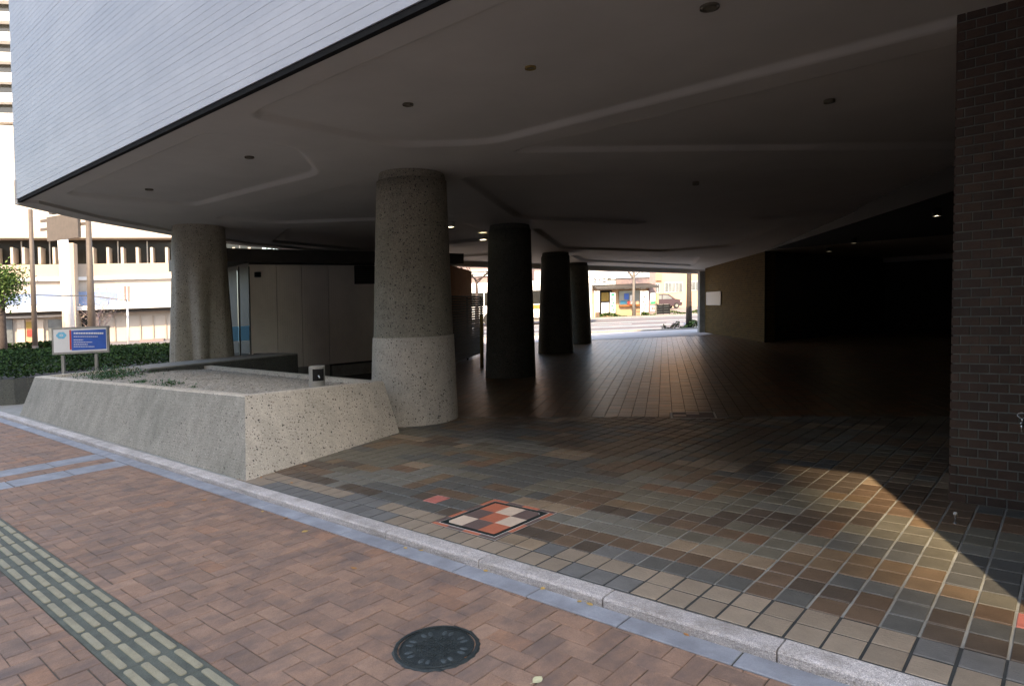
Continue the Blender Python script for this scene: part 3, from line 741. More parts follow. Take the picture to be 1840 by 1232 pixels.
xs = np.arange(-16.2, 6.01, 0.037); ys = np.concatenate([np.arange(2.82, 8.5, 0.025), np.arange(8.5, 27.6, 0.09)])
GX, GY = np.meshgrid(xs, ys)
Z = 3.32 - 0.03 * np.maximum(0, GY - 4.5)
H_ = np.zeros_like(Z)
for c in COFFERS:
    s_ = sd_poly(GX, GY, c); t = np.clip(s_ / 0.07, 0, 1); H_ = np.maximum(H_, 0.055 * t * t * (3 - 2 * t))
Z = Z + H_
ins = sd_poly(GX, GY, POLY) > -0.03
me = bpy.data.meshes.new('ceiling')
nx = len(xs); V = np.stack([GX.ravel(), GY.ravel(), Z.ravel()], 1)
fcs = []
for j in range(len(ys) - 1):
    for i in range(nx - 1):
        if ins[j, i] and ins[j, i + 1] and ins[j + 1, i] and ins[j + 1, i + 1]:
            a = j * nx + i; fcs.append((a, a + nx, a + nx + 1, a + 1))
me.from_pydata(V.tolist(), [], fcs); me.materials.append(M['ceiling']); me.polygons.foreach_set('use_smooth', [True] * len(fcs)); me.update()
link('ceiling', me, bl)
mb = MB()
for k in range(0, 8):               # edge beam along the free sides
    a, b = Vector((*POLY[k], 0)), Vector((*POLY[k + 1], 0)); d = (b - a).normalized(); nrm = Vector((d.y, -d.x, 0))
    a = a - d * 0.02; b = b + d * 0.02
    za, zb = ceil_z(a.y) , ceil_z(b.y)
    dr = 0.05 if k < 4 else 0.16
    ia, ib = a + nrm * 0.34, b + nrm * 0.34
    up = Vector((0, 0, 1))
    mb.hexa([a + up * (za - dr), ia + up * (za - dr), ib + up * (zb - dr), b + up * (zb - dr), a + up * 3.63, ia + up * (za + 0.02), ib + up * (zb + 0.02), b + up * 3.63], M['ceiling'])
mb.obj('edge_beam', bl)

# lobby recess on the dark side
LB = [(-7.4, 20.8), (-1.53, 11.4), (0.5, 8.1), (6.0, 8.1), (6.0, 27.4), (-5.4, 27.4)]
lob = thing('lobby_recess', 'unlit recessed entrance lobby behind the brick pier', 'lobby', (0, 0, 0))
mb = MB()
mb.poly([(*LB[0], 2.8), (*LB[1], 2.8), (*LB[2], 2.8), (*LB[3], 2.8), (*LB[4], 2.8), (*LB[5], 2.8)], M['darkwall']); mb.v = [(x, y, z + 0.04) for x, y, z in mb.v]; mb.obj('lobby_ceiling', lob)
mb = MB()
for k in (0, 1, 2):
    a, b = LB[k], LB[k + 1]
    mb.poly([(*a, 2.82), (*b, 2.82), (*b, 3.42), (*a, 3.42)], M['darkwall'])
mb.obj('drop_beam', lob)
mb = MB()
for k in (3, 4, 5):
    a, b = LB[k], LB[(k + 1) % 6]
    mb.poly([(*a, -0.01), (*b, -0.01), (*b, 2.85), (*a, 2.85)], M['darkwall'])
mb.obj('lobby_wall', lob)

# brick pier facing the viewer
PZ = 3.42
pier = thing('brick_pier', 'tall dark brick pier with pale mortar at the edge of the plaza', 'brick wall', (0, 0, 0))
mb = MB(); mb.box(-0.682, 5.437, -0.004, 6.0, 8.09, PZ + 0.08, M['mortar']); mb.obj('mortar_core', pier)  # core runs on out of view to shut out light from the side
nbk = 0; bk = {}
pr_ = random.Random(21)
for row in range(54):
    z0 = 0.004 + row * 0.0645; z1 = z0 + 0.0565
    if z1 > PZ + 0.03: break
    xstart = -0.69 if row % 2 == 0 else -0.69 - 0.055
    for kx in range(7):
        x0 = xstart + kx * 0.1105; x1 = x0 + 0.1045
        if kx == 0 and row % 2: x0 = -0.69
        if x0 > 0.0 or (kx > 5 and row % 2 == 0): break
        key = (round(x1 - x0, 3), pr_.randrange(3))
        if key not in bk:
            q = MB(); wv = key[0]; hh_ = 0.0565; c = 0.002; m_ = M['wallbrick'][key[1]]
            v = [(0, 0.012, 0), (wv, 0.012, 0), (wv, 0.012, hh_), (0, 0.012, hh_), (c, 0, c), (wv - c, 0, c), (wv - c, 0, hh_ - c), (c, 0, hh_ - c)]
            q.v = v; q.mats = [m_]
            for f in ((4, 5, 6, 7), (0, 1, 5, 4), (1, 2, 6, 5), (2, 3, 7, 6), (3, 0, 4, 7)): q.f.append(f); q.m.append(0)
            bk[key] = q.mesh('brick')
        link('brick', bk[key], pier, (x0, 5.430 + pr_.uniform(-0.0012, 0.0012), z0)); nbk += 1
sb = MB()
for row in range(54):                      # its receding flank
    z0 = 0.004 + row * 0.0645
    if z0 + 0.0565 > PZ + 0.03: break
    for ky in range(13):
        y0 = 5.445 + ky * 0.221 - (0.11 if row % 2 else 0); y1 = min(y0 + 0.213, 8.09); y0 = max(y0, 5.445)
        if y1 > y0: sb.box(-0.692, y0, z0, -0.68, y1, z0 + 0.0565, M['wallbrick'][0])
stuff(sb.obj('flank_bricks', pier))
tap = thing('wall_tap', 'chrome water tap on the dark brick pier', 'tap', (-0.285, 5.43, 0.60))
mb = MB(); mb.tube([(0, 0.0, 0), (0, -0.05, 0), (0, -0.075, -0.01)], [0.014, 0.012, 0.012], M['steel'], 10); mb.tube([(0, -0.075, -0.008), (0, -0.10, -0.02), (0, -0.105, -0.06)], [0.010, 0.010, 0.008], M['steel'], 10); mb.obj('spout', tap, True)
mb = MB()
for q in range(14):
    a = 2 * math.pi * q / 14; b = 2 * math.pi * (q + 1) / 14
    mb.tube([(0.026 * math.cos(a), -0.06, 0.045 + 0.018 * math.sin(a)), (0.026 * math.cos(b), -0.06, 0.045 + 0.018 * math.sin(b))], 0.005, M['steel'], 6)
mb.tube([(0, -0.06, 0), (0, -0.06, 0.03)], 0.007, M['steel'], 8); mb.obj('handle', tap, True)
ds = thing('door_stop', 'small pale door stop standing on the floor by the brick pier', 'door stop', (-0.59, 4.93, 0))
mb = MB(); mb.tube([(0, 0, 0), (0, 0, 0.006)], [0.014, 0.013], M['steel'], 12); mb.obj('foot', ds)
mb = MB(); mb.tube([(0, 0, 0.005), (0, 0, 0.055)], 0.005, M['steel'], 8); mb.obj('stem', ds)
mb = MB(); mb.tube([(0, 0, 0.052), (0, 0, 0.058), (0, 0, 0.068), (0, 0, 0.074)], [0.006, 0.012, 0.012, 0.006], M['mortar_w'], 12); mb.obj('rubber_tip', ds, True)
sw_ = MB(); sw_.box(0.30, 2.90, -0.004, 6.0, 5.425, 3.4, M['darkwall']); tag(sw_.obj('shadow_edge_wall'), 'unseen dark wall added beside the pier to cast the sun patch edge', 'wall')  # added out of view: casts the patch's crisp edge, keeps side light out

# pale brick wall at the far opening
A = ground(1375, 615); B = Vector((-11.83, 26.1, 0)); u = (B - A).normalized(); nrm = Vector((-u.y, u.x, 0))
if nrm.dot(CAM - A) < 0: nrm = -nrm
fw_ = thing('mosaic_wall', 'pale small-brick wall with a white plate beside the far opening', 'brick wall', (A.x, A.y, 0))
L = (B - A).length
me = bpy.data.meshes.new('wall'); z1 = 2.83
pts = [A, B]; 
vv = [(0, 0, 0), tuple((B - A).to_3d()), tuple(B - A + Vector((0, 0, z1))), (0, 0, z1)]
bk_ = -nrm * 0.3; vv += [tuple(Vector(p) + bk_) for p in vv]
me.from_pydata(vv, [], [(0, 1, 2, 3), (4, 7, 6, 5), (0, 4, 5, 1), (1, 5, 6, 2), (2, 6, 7, 3), (3, 7, 4, 0)])
uvl = me.uv_layers.new(name='UVMap'); co = {0: (0, 0), 1: (L, 0), 2: (L, z1), 3: (0, z1), 4: (0.3, 0), 5: (L + 0.3, 0), 6: (L + 0.3, z1), 7: (0.3, z1)}
for lp in me.loops: uvl.data[lp.index].uv = co[lp.vertex_index]
me.materials.append(M['mosaic']); link('wall', me, fw_)
class Frame:
    """a vertical plane through two plan points; q() meets a sight line with it"""
    def __init__(s, a, b):
        s.a = Vector((a[0], a[1], 0)); s.u = (Vector((b[0], b[1], 0)) - s.a).normalized(); s.n = Vector((s.u.y, -s.u.x, 0))
        if s.n.dot(CAM - s.a) < 0: s.n = -s.n
    def q(s, x, y):
        n = s.n - Vector((0, 0, s.n.dot(PLUMB)))
        r_ = ray(x, y); t = (s.a - CAM).dot(n) / r_.dot(n); p = CAM + r_ * t; p = p - PLUMB * p.z
        return (p - s.a).dot(s.u), p.z
    def box(s, mb, x0, y0, x1, y1, n0, n1, m):
        """block seen between the sight lines x0..x1 and y0..y1, from n0 to n1 in front of the plane"""
        ym, xm = (y0 + y1) / 2, (x0 + x1) / 2
        u0, u1 = s.q(x0, ym)[0], s.q(x1, ym)[0]; zt, zb = s.q(xm, y0)[1], s.q(xm, y1)[1]
        return s.ub(mb, min(u0, u1), max(u0, u1), zb, zt, n0, n1, m)
    def ub(s, mb, u0, u1, z0, z1, n0, n1, m):
        P = lambda a, b, z: tuple(s.a + s.u * a + s.n * b + Vector((0, 0, z)))
        return mb.hexa([P(u0, n1, z0), P(u1, n1, z0), P(u1, n0, z0), P(u0, n0, z0), P(u0, n1, z1), P(u1, n1, z1), P(u1, n0, z1), P(u0, n0, z1)], m)
fr = Frame(A, B)
q = MB(); fr.box(q, 1271, 524, 1297, 548, 0.02, 0.05, M['offwhite']); part('notice_plate', q, fw_)
q = MB(); fr.box(q, 1259.5, 511, 1264.5, 599, 0.0, 0.05, M['black']); part('steel_door', q, fw_)
q = MB(); P_ = at(1259, 597, 27.6); q.obox(Vector((P_.x, P_.y, 0)), u, -nrm, 0.0, 0.32, -0.05, 0.25, 0.0, 2.55, M['conc'])
e0 = len(q.v); part('end_post', q, fw_)

# ================================================================== PLANTER
pw = thing('concrete_planter', 'low battered planter of pebbled concrete beside the kerb', 'planter', (-9, 4, 0))
# plan corners at base and top: front-left, front-right, back-right, back-left
BASE = [(-13.35, 2.93, 0), (-5.72, 2.885, 0), (-6.26, 5.12, 0), (-13.5, 5.75, 0)]
TOP = [(-13.33, 3.17, 0.60), (-6.20, 3.17, 0.70), (-6.42, 5.05, 0.62), (-13.3, 5.55, 0.62)]
def band(a, b, c, d, m, name, cx=10, cz=5, jit=0.006):
    q = MB(); a, b, c, d = map(Vector, (a, b, c, d)); rr_ = random.Random(1)
    nrm_ = (b - a).cross(d - a).normalized()
    for j in range(cz + 1):
        for i in range(cx + 1):
            s_, t = i / cx, j / cz; p = (a * (1 - s_) + b * s_) * (1 - t) + (d * (1 - s_) + c * s_) * t
            if 0 < i < cx and 0 < j < cz: p = p + nrm_ * rr_.uniform(-jit, jit)
            q.v.append(tuple(p))
    q.mats = [m]
    for j in range(cz):
        for i in range(cx): k0 = j * (cx + 1) + i; q.f.append((k0, k0 + 1, k0 + cx + 2, k0 + cx + 1)); q.m.append(0)
    return part(name, q, pw, True)
chx = 0.025
def ins_(p, q, d): 
    v = Vector(q) - Vector(p); return tuple(Vector(p) + v.normalized() * d)
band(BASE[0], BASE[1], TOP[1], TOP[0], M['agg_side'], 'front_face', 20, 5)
band(BASE[1], BASE[2], TOP[2], TOP[1], M['agg'], 'end_face', 10, 5)  # pale tone also carries painted warm light on this end
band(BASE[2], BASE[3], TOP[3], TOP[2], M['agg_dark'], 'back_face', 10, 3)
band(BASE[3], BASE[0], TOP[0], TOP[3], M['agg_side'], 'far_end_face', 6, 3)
rimv = [Vector(p) for p in TOP]; ctr_ = sum(rimv, Vector()) / 4
inn = []
for k in range(4):
    p, pn, pv = rimv[k], rimv[(k + 1) % 4], rimv[k - 1]
    inn.append(p + (pn - p).normalized() * 0.13 + (pv - p).normalized() * 0.13)
q = MB()
up = Vector((0, 0, 0.012))
for k in range(4):
    a, b, c, d = rimv[k], rimv[(k + 1) % 4], inn[(k + 1) % 4], inn[k]
    o1 = (a - d) * 0.05; o2 = (b - c) * 0.05
    q.poly([a, b, b - o2 * 1.5 + up, a - o1 * 1.5 + up], M['agg']); q.poly([a - o1 * 1.5 + up, b - o2 * 1.5 + up, c + up, d + up], M['agg'])
    q.poly([d + up, c + up, c - Vector((0, 0, 0.2)), d - Vector((0, 0, 0.2))], M['agg'])
part('rim', q, pw)
# gravel fill
q = MB(); nxg, nyg = 150, 44; rg = random.Random(8)
q.mats = [M['gravel']]
for j in range(nyg + 1):
    for i in range(nxg + 1):
        s_, t = i / nxg, j / nyg
        p = (inn[0] * (1 - s_) + inn[1] * s_) * (1 - t) + (inn[3] * (1 - s_) + inn[2] * s_) * t
        z = p.z - 0.045 + rg.uniform(-0.016, 0.016) + 0.05 * math.sin(math.pi * t) * math.sin(math.pi * s_)
        q.v.append((p.x, p.y, z))
for j in range(nyg):
    for i in range(nxg): k0 = j * (nxg + 1) + i; q.f.append((k0, k0 + 1, k0 + nxg + 2, k0 + nxg + 1)); q.m.append(0)
gb = q.obj('gravel'); stuff(gb)
def leaf_cluster(q, c, r, n, size, mats, rng, flat=0.5):
    for _ in range(n):
        d = Vector((rng.gauss(0, 1), rng.gauss(0, 1), rng.gauss(0, flat))); 
        p = Vector(c) + d * r * 0.5
        a = Vector((rng.uniform(-1, 1), rng.uniform(-1, 1), rng.uniform(-0.6, 0.6))).normalized() * size * rng.uniform(0.6, 1.3)
        b = a.cross(Vector((rng.uniform(-1, 1), rng.uniform(-1, 1), rng.uniform(-1, 1)))).normalized() * size * 0.5
        q.poly([p - a, p + b, p + a, p - b], rng.choice(mats))
for lab, (x_, y_), r_, cnt in (('low green weeds growing in the gravel close to the planter rim, longest patch', (-9.0, 3.62), 0.34, 420), ('small tuft of weeds in the planter gravel between two larger patches', (-9.95, 3.62), 0.22, 200), ('green weeds in the gravel at the signboard end of the planter', (-11.6, 3.8), 0.75, 1500), ('weed tuft lying nearest the column end of the planter front', (-8.3, 3.60), 0.15, 110)):
    q = MB(); leaf_cluster(q, (0, 0, 0.03), r_, cnt, 0.026, [M['weed'], M['hedge2']], rg, 0.2)
    q.v = [(x, y * 0.45, abs(z)) for x, y, z in q.v]
    o = q.obj('weed_tuft'); o.location = (x_, y_, 0.585); tag(o, lab, 'weed', 'weeds in the planter')
# standpipe
spt = thing('standpipe', 'short concrete standpipe with a chrome tap in the planter corner', 'standpipe', (-6.83, 4.36, 0.57))
spt.rotation_euler = (0, 0, 0.7)
q = MB(); q.tube([(0, 0, 0), (0, 0, 0.292), (0, 0, 0.30)], [0.092, 0.092, 0.085], M['conc'], 28); q.obj('post', spt)
q = MB()
for k in range(8):
    a0, a1 = math.radians(-105 + k * 11), math.radians(-94 + k * 11)
    q.poly([(0.0935 * math.cos(a0), 0.0935 * math.sin(a0), 0.13), (0.0935 * math.cos(a1), 0.0935 * math.sin(a1), 0.13), (0.0935 * math.cos(a1), 0.0935 * math.sin(a1), 0.27), (0.0935 * math.cos(a0), 0.0935 * math.sin(a0), 0.27)], M['black'])
q.obj('recess_shade', spt)  # flat black sheet on the post, painting in the shade of a recess
q = MB(); q.tube([(0.06, -0.088, 0.20), (0.06, -0.13, 0.20), (0.075, -0.155, 0.17)], 0.011, M['steel'], 8); q.obj('tap', spt, True)

# sunken second planter behind
p2 = thing('dark_planter', 'shadowed concrete planter box between the fluted column and the panelled booth', 'planter', (-13.4, 7.0, 0))
a, b = at(388, 652, 11.9), at(535, 634, 13.4)
a.z = b.z = 0.0
fr2 = Frame(a, b); q = MB(); Lw = (b - a).length
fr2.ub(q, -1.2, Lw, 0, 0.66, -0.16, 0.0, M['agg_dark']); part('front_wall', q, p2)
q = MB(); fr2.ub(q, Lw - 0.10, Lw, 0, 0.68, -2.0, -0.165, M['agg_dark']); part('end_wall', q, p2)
q = MB(); fr2.ub(q, -1.2, Lw - 0.02, 0.665, 0.69, -0.9, 0.02, M['conc']); part('coping', q, p2)

# ================================================================== BOOTH
ba, bb_ = at(404, 560, 13.7), at(806, 560, 17.3)
fb = Frame(ba, bb_); LB_ = (Vector((bb_.x, bb_.y, 0)) - fb.a).length
bo = thing('panelled_booth', 'low booth with pale ribbed panels, dark flat roof and a glazed corner', 'booth', (fb.a.x, fb.a.y, 0))
edges = [450, 498, 543, 591, 672, 735, 806]
us = [fb.q(x_, 565)[0] for x_ in edges]
for k in range(len(us) - 1):
    q = MB(); u0, u1 = us[k] + 0.006, us[k + 1] - 0.006
    if k == 3: u1 = us[k + 1]
    fb.ub(q, u0, u1, 0.30, 2.56, -0.05, 0.0, M['panel'])
    n_ = int((u1 - u0) / 0.05)
    for c in range(n_):
        a0 = u0 + (c + 0.25) * (u1 - u0) / n_; fb.ub(q, a0, a0 + 0.022, 0.31, 2.55, 0.0, 0.004, M['panel'])
    part('wall_panel', q, bo)
q = MB(); fb.ub(q, us[0], LB_, 0, 2.6, -2.6, -0.055, M['roofdark']); part('core_wall', q, bo)
q = MB(); fb.ub(q, us[0], us[3], 0, 0.29, -0.05, 0.01, M['conc']); part('plinth', q, bo)
q = MB(); fb.ub(q, us[3] + 0.06, LB_, 0, 0.25, -0.05, 0.03, M['conc']); part('plinth', q, bo)
q = MB(); fb.ub(q, -0.35, LB_ + 0.25, 2.60, 2.86, -3.0, 0.35, M['roofdark']); part('roof', q, bo)
q = MB(); fb.ub(q, us[4] - 0.5, us[6] - 0.02, 2.12, 2.55, 0.005, 0.03, M['black'])
for c in range(8): fb.ub(q, us[4] - 0.48, us[6] - 0.04, 2.14 + c * 0.05, 2.165 + c * 0.05, 0.03, 0.045, M['roofdark'])
part('vent_louvre', q, bo)
q = MB(); fb.box(q, 457, 489, 466, 498, 0.005, 0.10, M['black']); part('wall_lamp', q, bo)
for (x0, x1) in ((410, 428), (430, 447)):
    q = MB(); fb.box(q, x0, 482, x1, 634, -0.02, -0.01, M['clearglass']); part('glass_pane', q, bo)
for x0 in (407, 428.5, 447):
    q = MB(); fb.box(q, x0, 479, x0 + 2.4, 640, -0.03, 0.03, M['roofdark']); part('glazing_bar', q, bo)
q = MB(); fb.box(q, 415, 586, 450, 612, -0.035, -0.025, M['bluefilm']); part('blue_film', q, bo)
# brown return wall
bc = at(848, 560, 21.0); fs = Frame(bb_, bc); Lr = (Vector((bc.x, bc.y, 0)) - fs.a).length
q = MB(); fs.ub(q, 0, Lr, 0, 2.6, -0.06, 0.0, M['brownwall']); part('side_wall', q, bo)

# louvred screen
la, lb = at(812, 560, 16.6), at(869, 560, 20.3); fl = Frame(la, lb); Ll = (Vector((lb.x, lb.y, 0)) - fl.a).length
ls = thing('louvred_screen', 'dark horizontal slatted screen between the first two columns', 'screen', (fl.a.x, fl.a.y, 0))
for u0 in (0.0, Ll * 0.5, Ll - 0.06):
    q = MB(); fl.ub(q, u0, u0 + 0.06, 0, 1.78, -0.09, -0.045, M['slat']); part('post', q, ls)
for k in range(26):
    z = 0.08 + k * 0.066; q = MB(); P = lambda a_, b_, z_: tuple(fl.a + fl.u * a_ + fl.n * b_ + Vector((0, 0, z_)))
    q.hexa([P(0, 0.02, z), P(Ll, 0.02, z), P(Ll, -0.035, z + 0.03), P(0, -0.035, z + 0.03), P(0, 0.02, z + 0.012), P(Ll, 0.02, z + 0.012), P(Ll, -0.035, z + 0.054), P(0, -0.035, z + 0.054)], M['slat']); part('slat', q, ls)
yp = ground(866, 660); q = MB(); q.tube([(0, 0, 0), (0, 0, 1.25)], 0.045, M['yellow'], 14); q.tube([(0, 0, 1.25), (0, 0, 1.28)], [0.045, 0.02], M['yellow'], 14)
o = q.obj('yellow_post', None, True); o.location = (yp.x, yp.y, 0); tag(o, 'thin dull yellow post beside the slatted screen', 'post')

# ================================================================== CEILING FITTINGS
def fitting(px, py, r, label, lit=False, z=None, rim_m='lampoff', drop=0.014, cat='ceiling light'):
    zc = 3.385 if z is None else z
    p = ground(px, py, zc) + PLUMB * zc
    if z is None: p = ground(px, py, ceil_z(p.y) + 0.054); p = p + PLUMB * p.z
    t = thing('ceiling_light', label, cat, (p.x, p.y, p.z), group='fittings on the ceiling')
    mb = ring(r * 0.72, r, -drop, 0.12, M[rim_m], 28); mb.obj('rim', t, True)
    q = MB(); q.poly([(r * 0.73 * math.cos(-2 * math.pi * k / 24), r * 0.73 * math.sin(-2 * math.pi * k / 24), -drop * 0.4) for k in range(24)], M['lamp'] if lit else M['lampoff']); q.obj('lens', t)
    return t
fitting(1275, 12, 0.062, 'largest round ceiling fitting, nearest the viewer')
fitting(953, 121, 0.045, 'small ochre rimmed ceiling fitting, second along the front coffer', rim_m='ochrerim')
fitting(733, 187, 0.05, 'round ceiling fitting above the big pebbled column')
fitting(448, 282, 0.055, 'round ceiling fitting over the gravel planter')
fitting(268, 340, 0.055, 'faint ceiling fitting near the corner of the tiled fascia')
fitting(1022, 298, 0.05, 'faint ceiling fitting behind the first rib, between the columns and the pier')
fitting(1250, 331, 0.05, 'faint ceiling fitting deep in the ceiling over the inner floor')
fitting(1490, 182, 0.05, 'faint ceiling fitting near the brick pier')
fitting(810, 407, 0.085, 'lit ceiling lamp just beside the big pebbled column', True, 3.12, 'ceiling', 0.012)
fitting(868, 430, 0.105, 'lit ceiling lamp just beside the second column', True, 3.02, 'ceiling', 0.012)
fitting(1683, 387, 0.075, 'brightest lit lobby lamp, close to the brick pier', True, 2.72, 'darkwall', 0.012)
fitting(1534, 436, 0.07, 'middle one of the three lit lobby lamps', True, 2.72, 'darkwall', 0.012)
fitting(1490, 451, 0.09, 'lit lobby lamp farthest from the brick pier', True, 2.72, 'darkwall', 0.012)

# ================================================================== LEFT: HEDGE BED, SIGN, POLES, BUILDINGS
ha, hb = at(-60, 700, 11.4), at(62, 700, 12.1)
q = MB(); fh = Frame(ha, hb); Lh = (Vector((hb.x, hb.y, 0)) - fh.a).length
hp = [LV(-13.5, 11.6), LV(-9.35, 12.35), LV(-7.0, 15.4), LV(-6.2, 18.0), LV(-7.5, 24.5), LV(-26, 24.5), LV(-18, 14)]
q.prism([(p.x, p.y) for p in hp], -0.05, 0.48, M['agg_dark']); q.poly([(p.x, p.y, 0.484) for p in hp], M['far_grout']); struct(q.obj('planting_terrace'))
q = MB(); rh_ = random.Random(4)
hp2 = [(p.x, p.y) for p in hp]
def inside(pt, poly):
    c = False
    for k in range(len(poly)):
        (x1, y1), (x2, y2) = poly[k], poly[k - 1]
        if (y1 > pt[1]) != (y2 > pt[1]) and pt[0] < (x2 - x1) * (pt[1] - y1) / (y2 - y1) + x1: c = not c
    return c
cnt = 0
while cnt < 42000:
    lat, dep = rh_.uniform(-26, -5), 11.6 + 13 * rh_.random() ** 1.3
    p = LV(lat, dep)
    if not inside((p.x, p.y), hp2): continue
    cnt += 1
    h = 0.50 + 0.11 * rh_.random() + 0.03 * math.sin(p.x * 3) * math.cos(p.y * 2.3)
    s_ = 0.028 * (1 + (dep - 11) * 0.06)
    a = Vector((rh_.uniform(-1, 1), rh_.uniform(-1, 1), rh_.uniform(-0.5, 0.5))).normalized() * s_; b = a.cross(Vector((rh_.uniform(-1, 1), rh_.uniform(-1, 1), rh_.uniform(-0.3, 1)))).normalized() * s_ * 0.6
    c = Vector((p.x, p.y, h)); q.poly([c - a, c + b, c + a, c - b], M['hedge'] if rh_.random() < 0.6 else M['hedge2'])
stuff(q.obj('ground_cover'))

SD = 12.6
s0, s1 = at(93, 611, SD), at(196, 611, SD + 0.15); fsn = Frame(s0, s1)
sg = thing('signboard', 'blue and white signboard on two grey posts in the ground cover', 'sign', (fsn.a.x, fsn.a.y, 0.52))
q = MB(); fsn.box(q, 93, 587, 195.5, 635, -0.05, 0.0, M['conc']); part('frame', q, sg)
q = MB(); fsn.box(q, 96.5, 590.5, 192, 631.5, 0.0, 0.006, M['white']); part('white_panel', q, sg)
q = MB(); fsn.box(q, 129, 592.5, 191, 628, 0.006, 0.010, M['blue']); part('blue_panel', q, sg)
q = MB(); fsn.box(q, 125.5, 592.5, 128.6, 628, 0.006, 0.012, M['red']); part('red_stripe', q, sg)
for k, (y_, x1_) in enumerate(((598.5, 186), (604.5, 176), (610.5, 150), (614.5, 166), (618.5, 158), (622.5, 170))):
    q = MB(); x_ = 133
    while x_ < x1_:
        wd = rh_.uniform(1.6, 3.6) if k else rh_.uniform(2.2, 4.5); hgt = 1.5 if k == 0 else 0.7
        fsn.box(q, x_, y_ - hgt, min(x_ + wd, x1_), y_ + hgt, 0.010, 0.012, M['white']); x_ += wd + 0.8
    part('lettering', q, sg)
u_, z_ = fsn.q(110.5, 602.5)
q = MB(); 
def disc(fr_, u0, z0, ru, rz, n0, m, n=28, q=None):
    q = q or MB(); c0 = fr_.a + fr_.u * u0 + fr_.n * n0 + Vector((0, 0, z0)); q.poly([c0 + fr_.u * ru * math.cos(2 * math.pi * k / n) + Vector((0, 0, rz * math.sin(2 * math.pi * k / n))) for k in range(n)], m); return q
# emblem: a pale-centred rosette of overlapping petals
for k in range(6):
    t = 2 * math.pi * k / 6; disc(fsn, u_ + 0.05 * math.cos(t), z_ + 0.033 * math.sin(t), 0.042, 0.036, 0.0075 + k * 0.0002, M['cyan'], 18, q)
disc(fsn, u_, z_, 0.032, 0.024, 0.0098, M['white'], 18, q); disc(fsn, u_, z_, 0.016, 0.012, 0.0104, M['cyan'], 18, q); part('emblem', q, sg)
for x_ in (112, 172):
    u_, _ = fsn.q(x_, 650); q = MB(); fsn.ub(q, u_ - 0.025, u_ + 0.025, 0.52, 0.87, -0.06, -0.052 + 0.04, M['conc']); part('post', q, sg)

# poles and hanging board
p1 = ground(64, 641); po = thing('street_pole', 'brown street pole rising in front of the shop, left of the hanging board', 'pole', (p1.x, p1.y, 0), group='brown poles by the far corner')
q = MB(); q.tube([(0, 0, -0.06), (0, 0, 6.6)], [0.115, 0.085], M['polemetal'], 12); q.obj('shaft', po, True); q = MB(); q.tube([(0, 0, 0), (0, 0, 0.5)], [0.15, 0.12], M['polemetal'], 12); q.obj('base_sleeve', po, True)
p2_ = at(166, 622, 27.0); pt_ = at(152, 395, 27.0)
po2 = thing('street_pole', 'dark street pole behind the signboard carrying the hanging board', 'pole', (p2_.x, p2_.y, 0), group='brown poles by the far corner')
q = MB(); q.tube([(0, 0, -0.06), (0, 0, 5.6)], [0.16, 0.10], M['polemetal'], 12); q.obj('shaft', po2, True); q = MB(); q.tube([(0, 0, 0), (0, 0, 0.9)], [0.2, 0.17], M['polemetal'], 12); q.obj('base_sleeve', po2, True)
fp_ = Frame(at(64, 560, 29.0), at(152, 560, 27.5))
hbd = thing('hanging_board', 'grey back of a large board hung between two street poles', 'board', (fp_.a.x, fp_.a.y, 4))
q = MB(); fp_.box(q, 84, 386, 140, 430, -0.12, 0.0, M['polemetal']); part('board', q, hbd)
q = MB(); fp_.box(q, 66, 388, 152, 393, -0.2, -0.13, M['polemetal']); fp_.box(q, 66, 404, 150, 409, -0.2, -0.13, M['polemetal']); part('bracket', q, hbd)
q = MB(); fp_.box(q, 92, 372, 122, 383, -0.1, 0.1, M['roofdark']); part('lamp_box', q, hbd)
q = MB(); pa, pb = at(66, 530, 29.0), at(160, 531, 27.2); q.tube([pa, (pa + pb) / 2 - Vector((0, 0, 0.02)), pb], 0.022, M['darkglass'], 6); q.tube([pb, at(235, 541, 34), at(320, 541, 38)], 0.025, M['darkglass'], 6)
tag(q.obj('overhead_cable'), 'thin dark cable strung from pole to pole across the shop front', 'cable')
wp0, wp1 = at(127, 600, 32), at(113, 430, 32)
q = MB(); q.tube([Vector((wp0.x, wp0.y, 0)), Vector((wp1.x, wp1.y, wp1.z))], [0.24, 0.22], M['paleblue'] if False else M['white'], 14)
tag(q.obj('white_pylon', None, True), 'thick white leaning pylon behind the hanging board', 'pylon')
wp = at(231, 625, 33); tl = thing('slim_pole', 'slim white pole topped by two short dark plates', 'pole', (wp.x, wp.y, 0))
q = MB(); q.tube([(0, 0, 0), (0, 0, 2.55)], 0.05, M['white'], 10); q.obj('shaft', tl, True)
fq = Frame(at(220, 520, 33), at(240, 520, 33))
for x_ in (224, 230.5): q = MB(); fq.box(q, x_, 514, x_ + 3.2, 541, 0.02, 0.06, M['mauve']); part('plate', q, tl)

# cream commercial building at the far corner
fA = Frame(at(-80, 560, 40), at(460, 560, 46))
cb = thing('commercial_building', 'cream and white commercial building with a dark window band and blue shop sign', 'building', (fA.a.x, fA.a.y, 0))
X0_, X1_ = -90, 470
q = MB(); fA.box(q, X0_, 236, X1_, 428, -12, 0.3, M['offwhite']); part('upper_wall', q, cb)
q = MB(); fA.box(q, X0_, 428, X1_, 474, -12, -1.2, M['darkglass']); part('window_band', q, cb)
q = MB(); fA.box(q, X0_, 474, X1_, 497, -12, 0.2, M['cream']); part('sill_wall', q, cb)
q = MB(); fA.box(q, X0_, 497, X1_, 503, -12, 0.35, M['white']); part('white_ledge', q, cb)
q = MB(); fA.box(q, X0_, 503, X1_, 528, -12, 0.15, M['offwhite']); part('lower_wall', q, cb)
q = MB(); fA.box(q, X0_, 528, X1_, 549, -12, 0.35, M['white']); part('sign_fascia', q, cb)
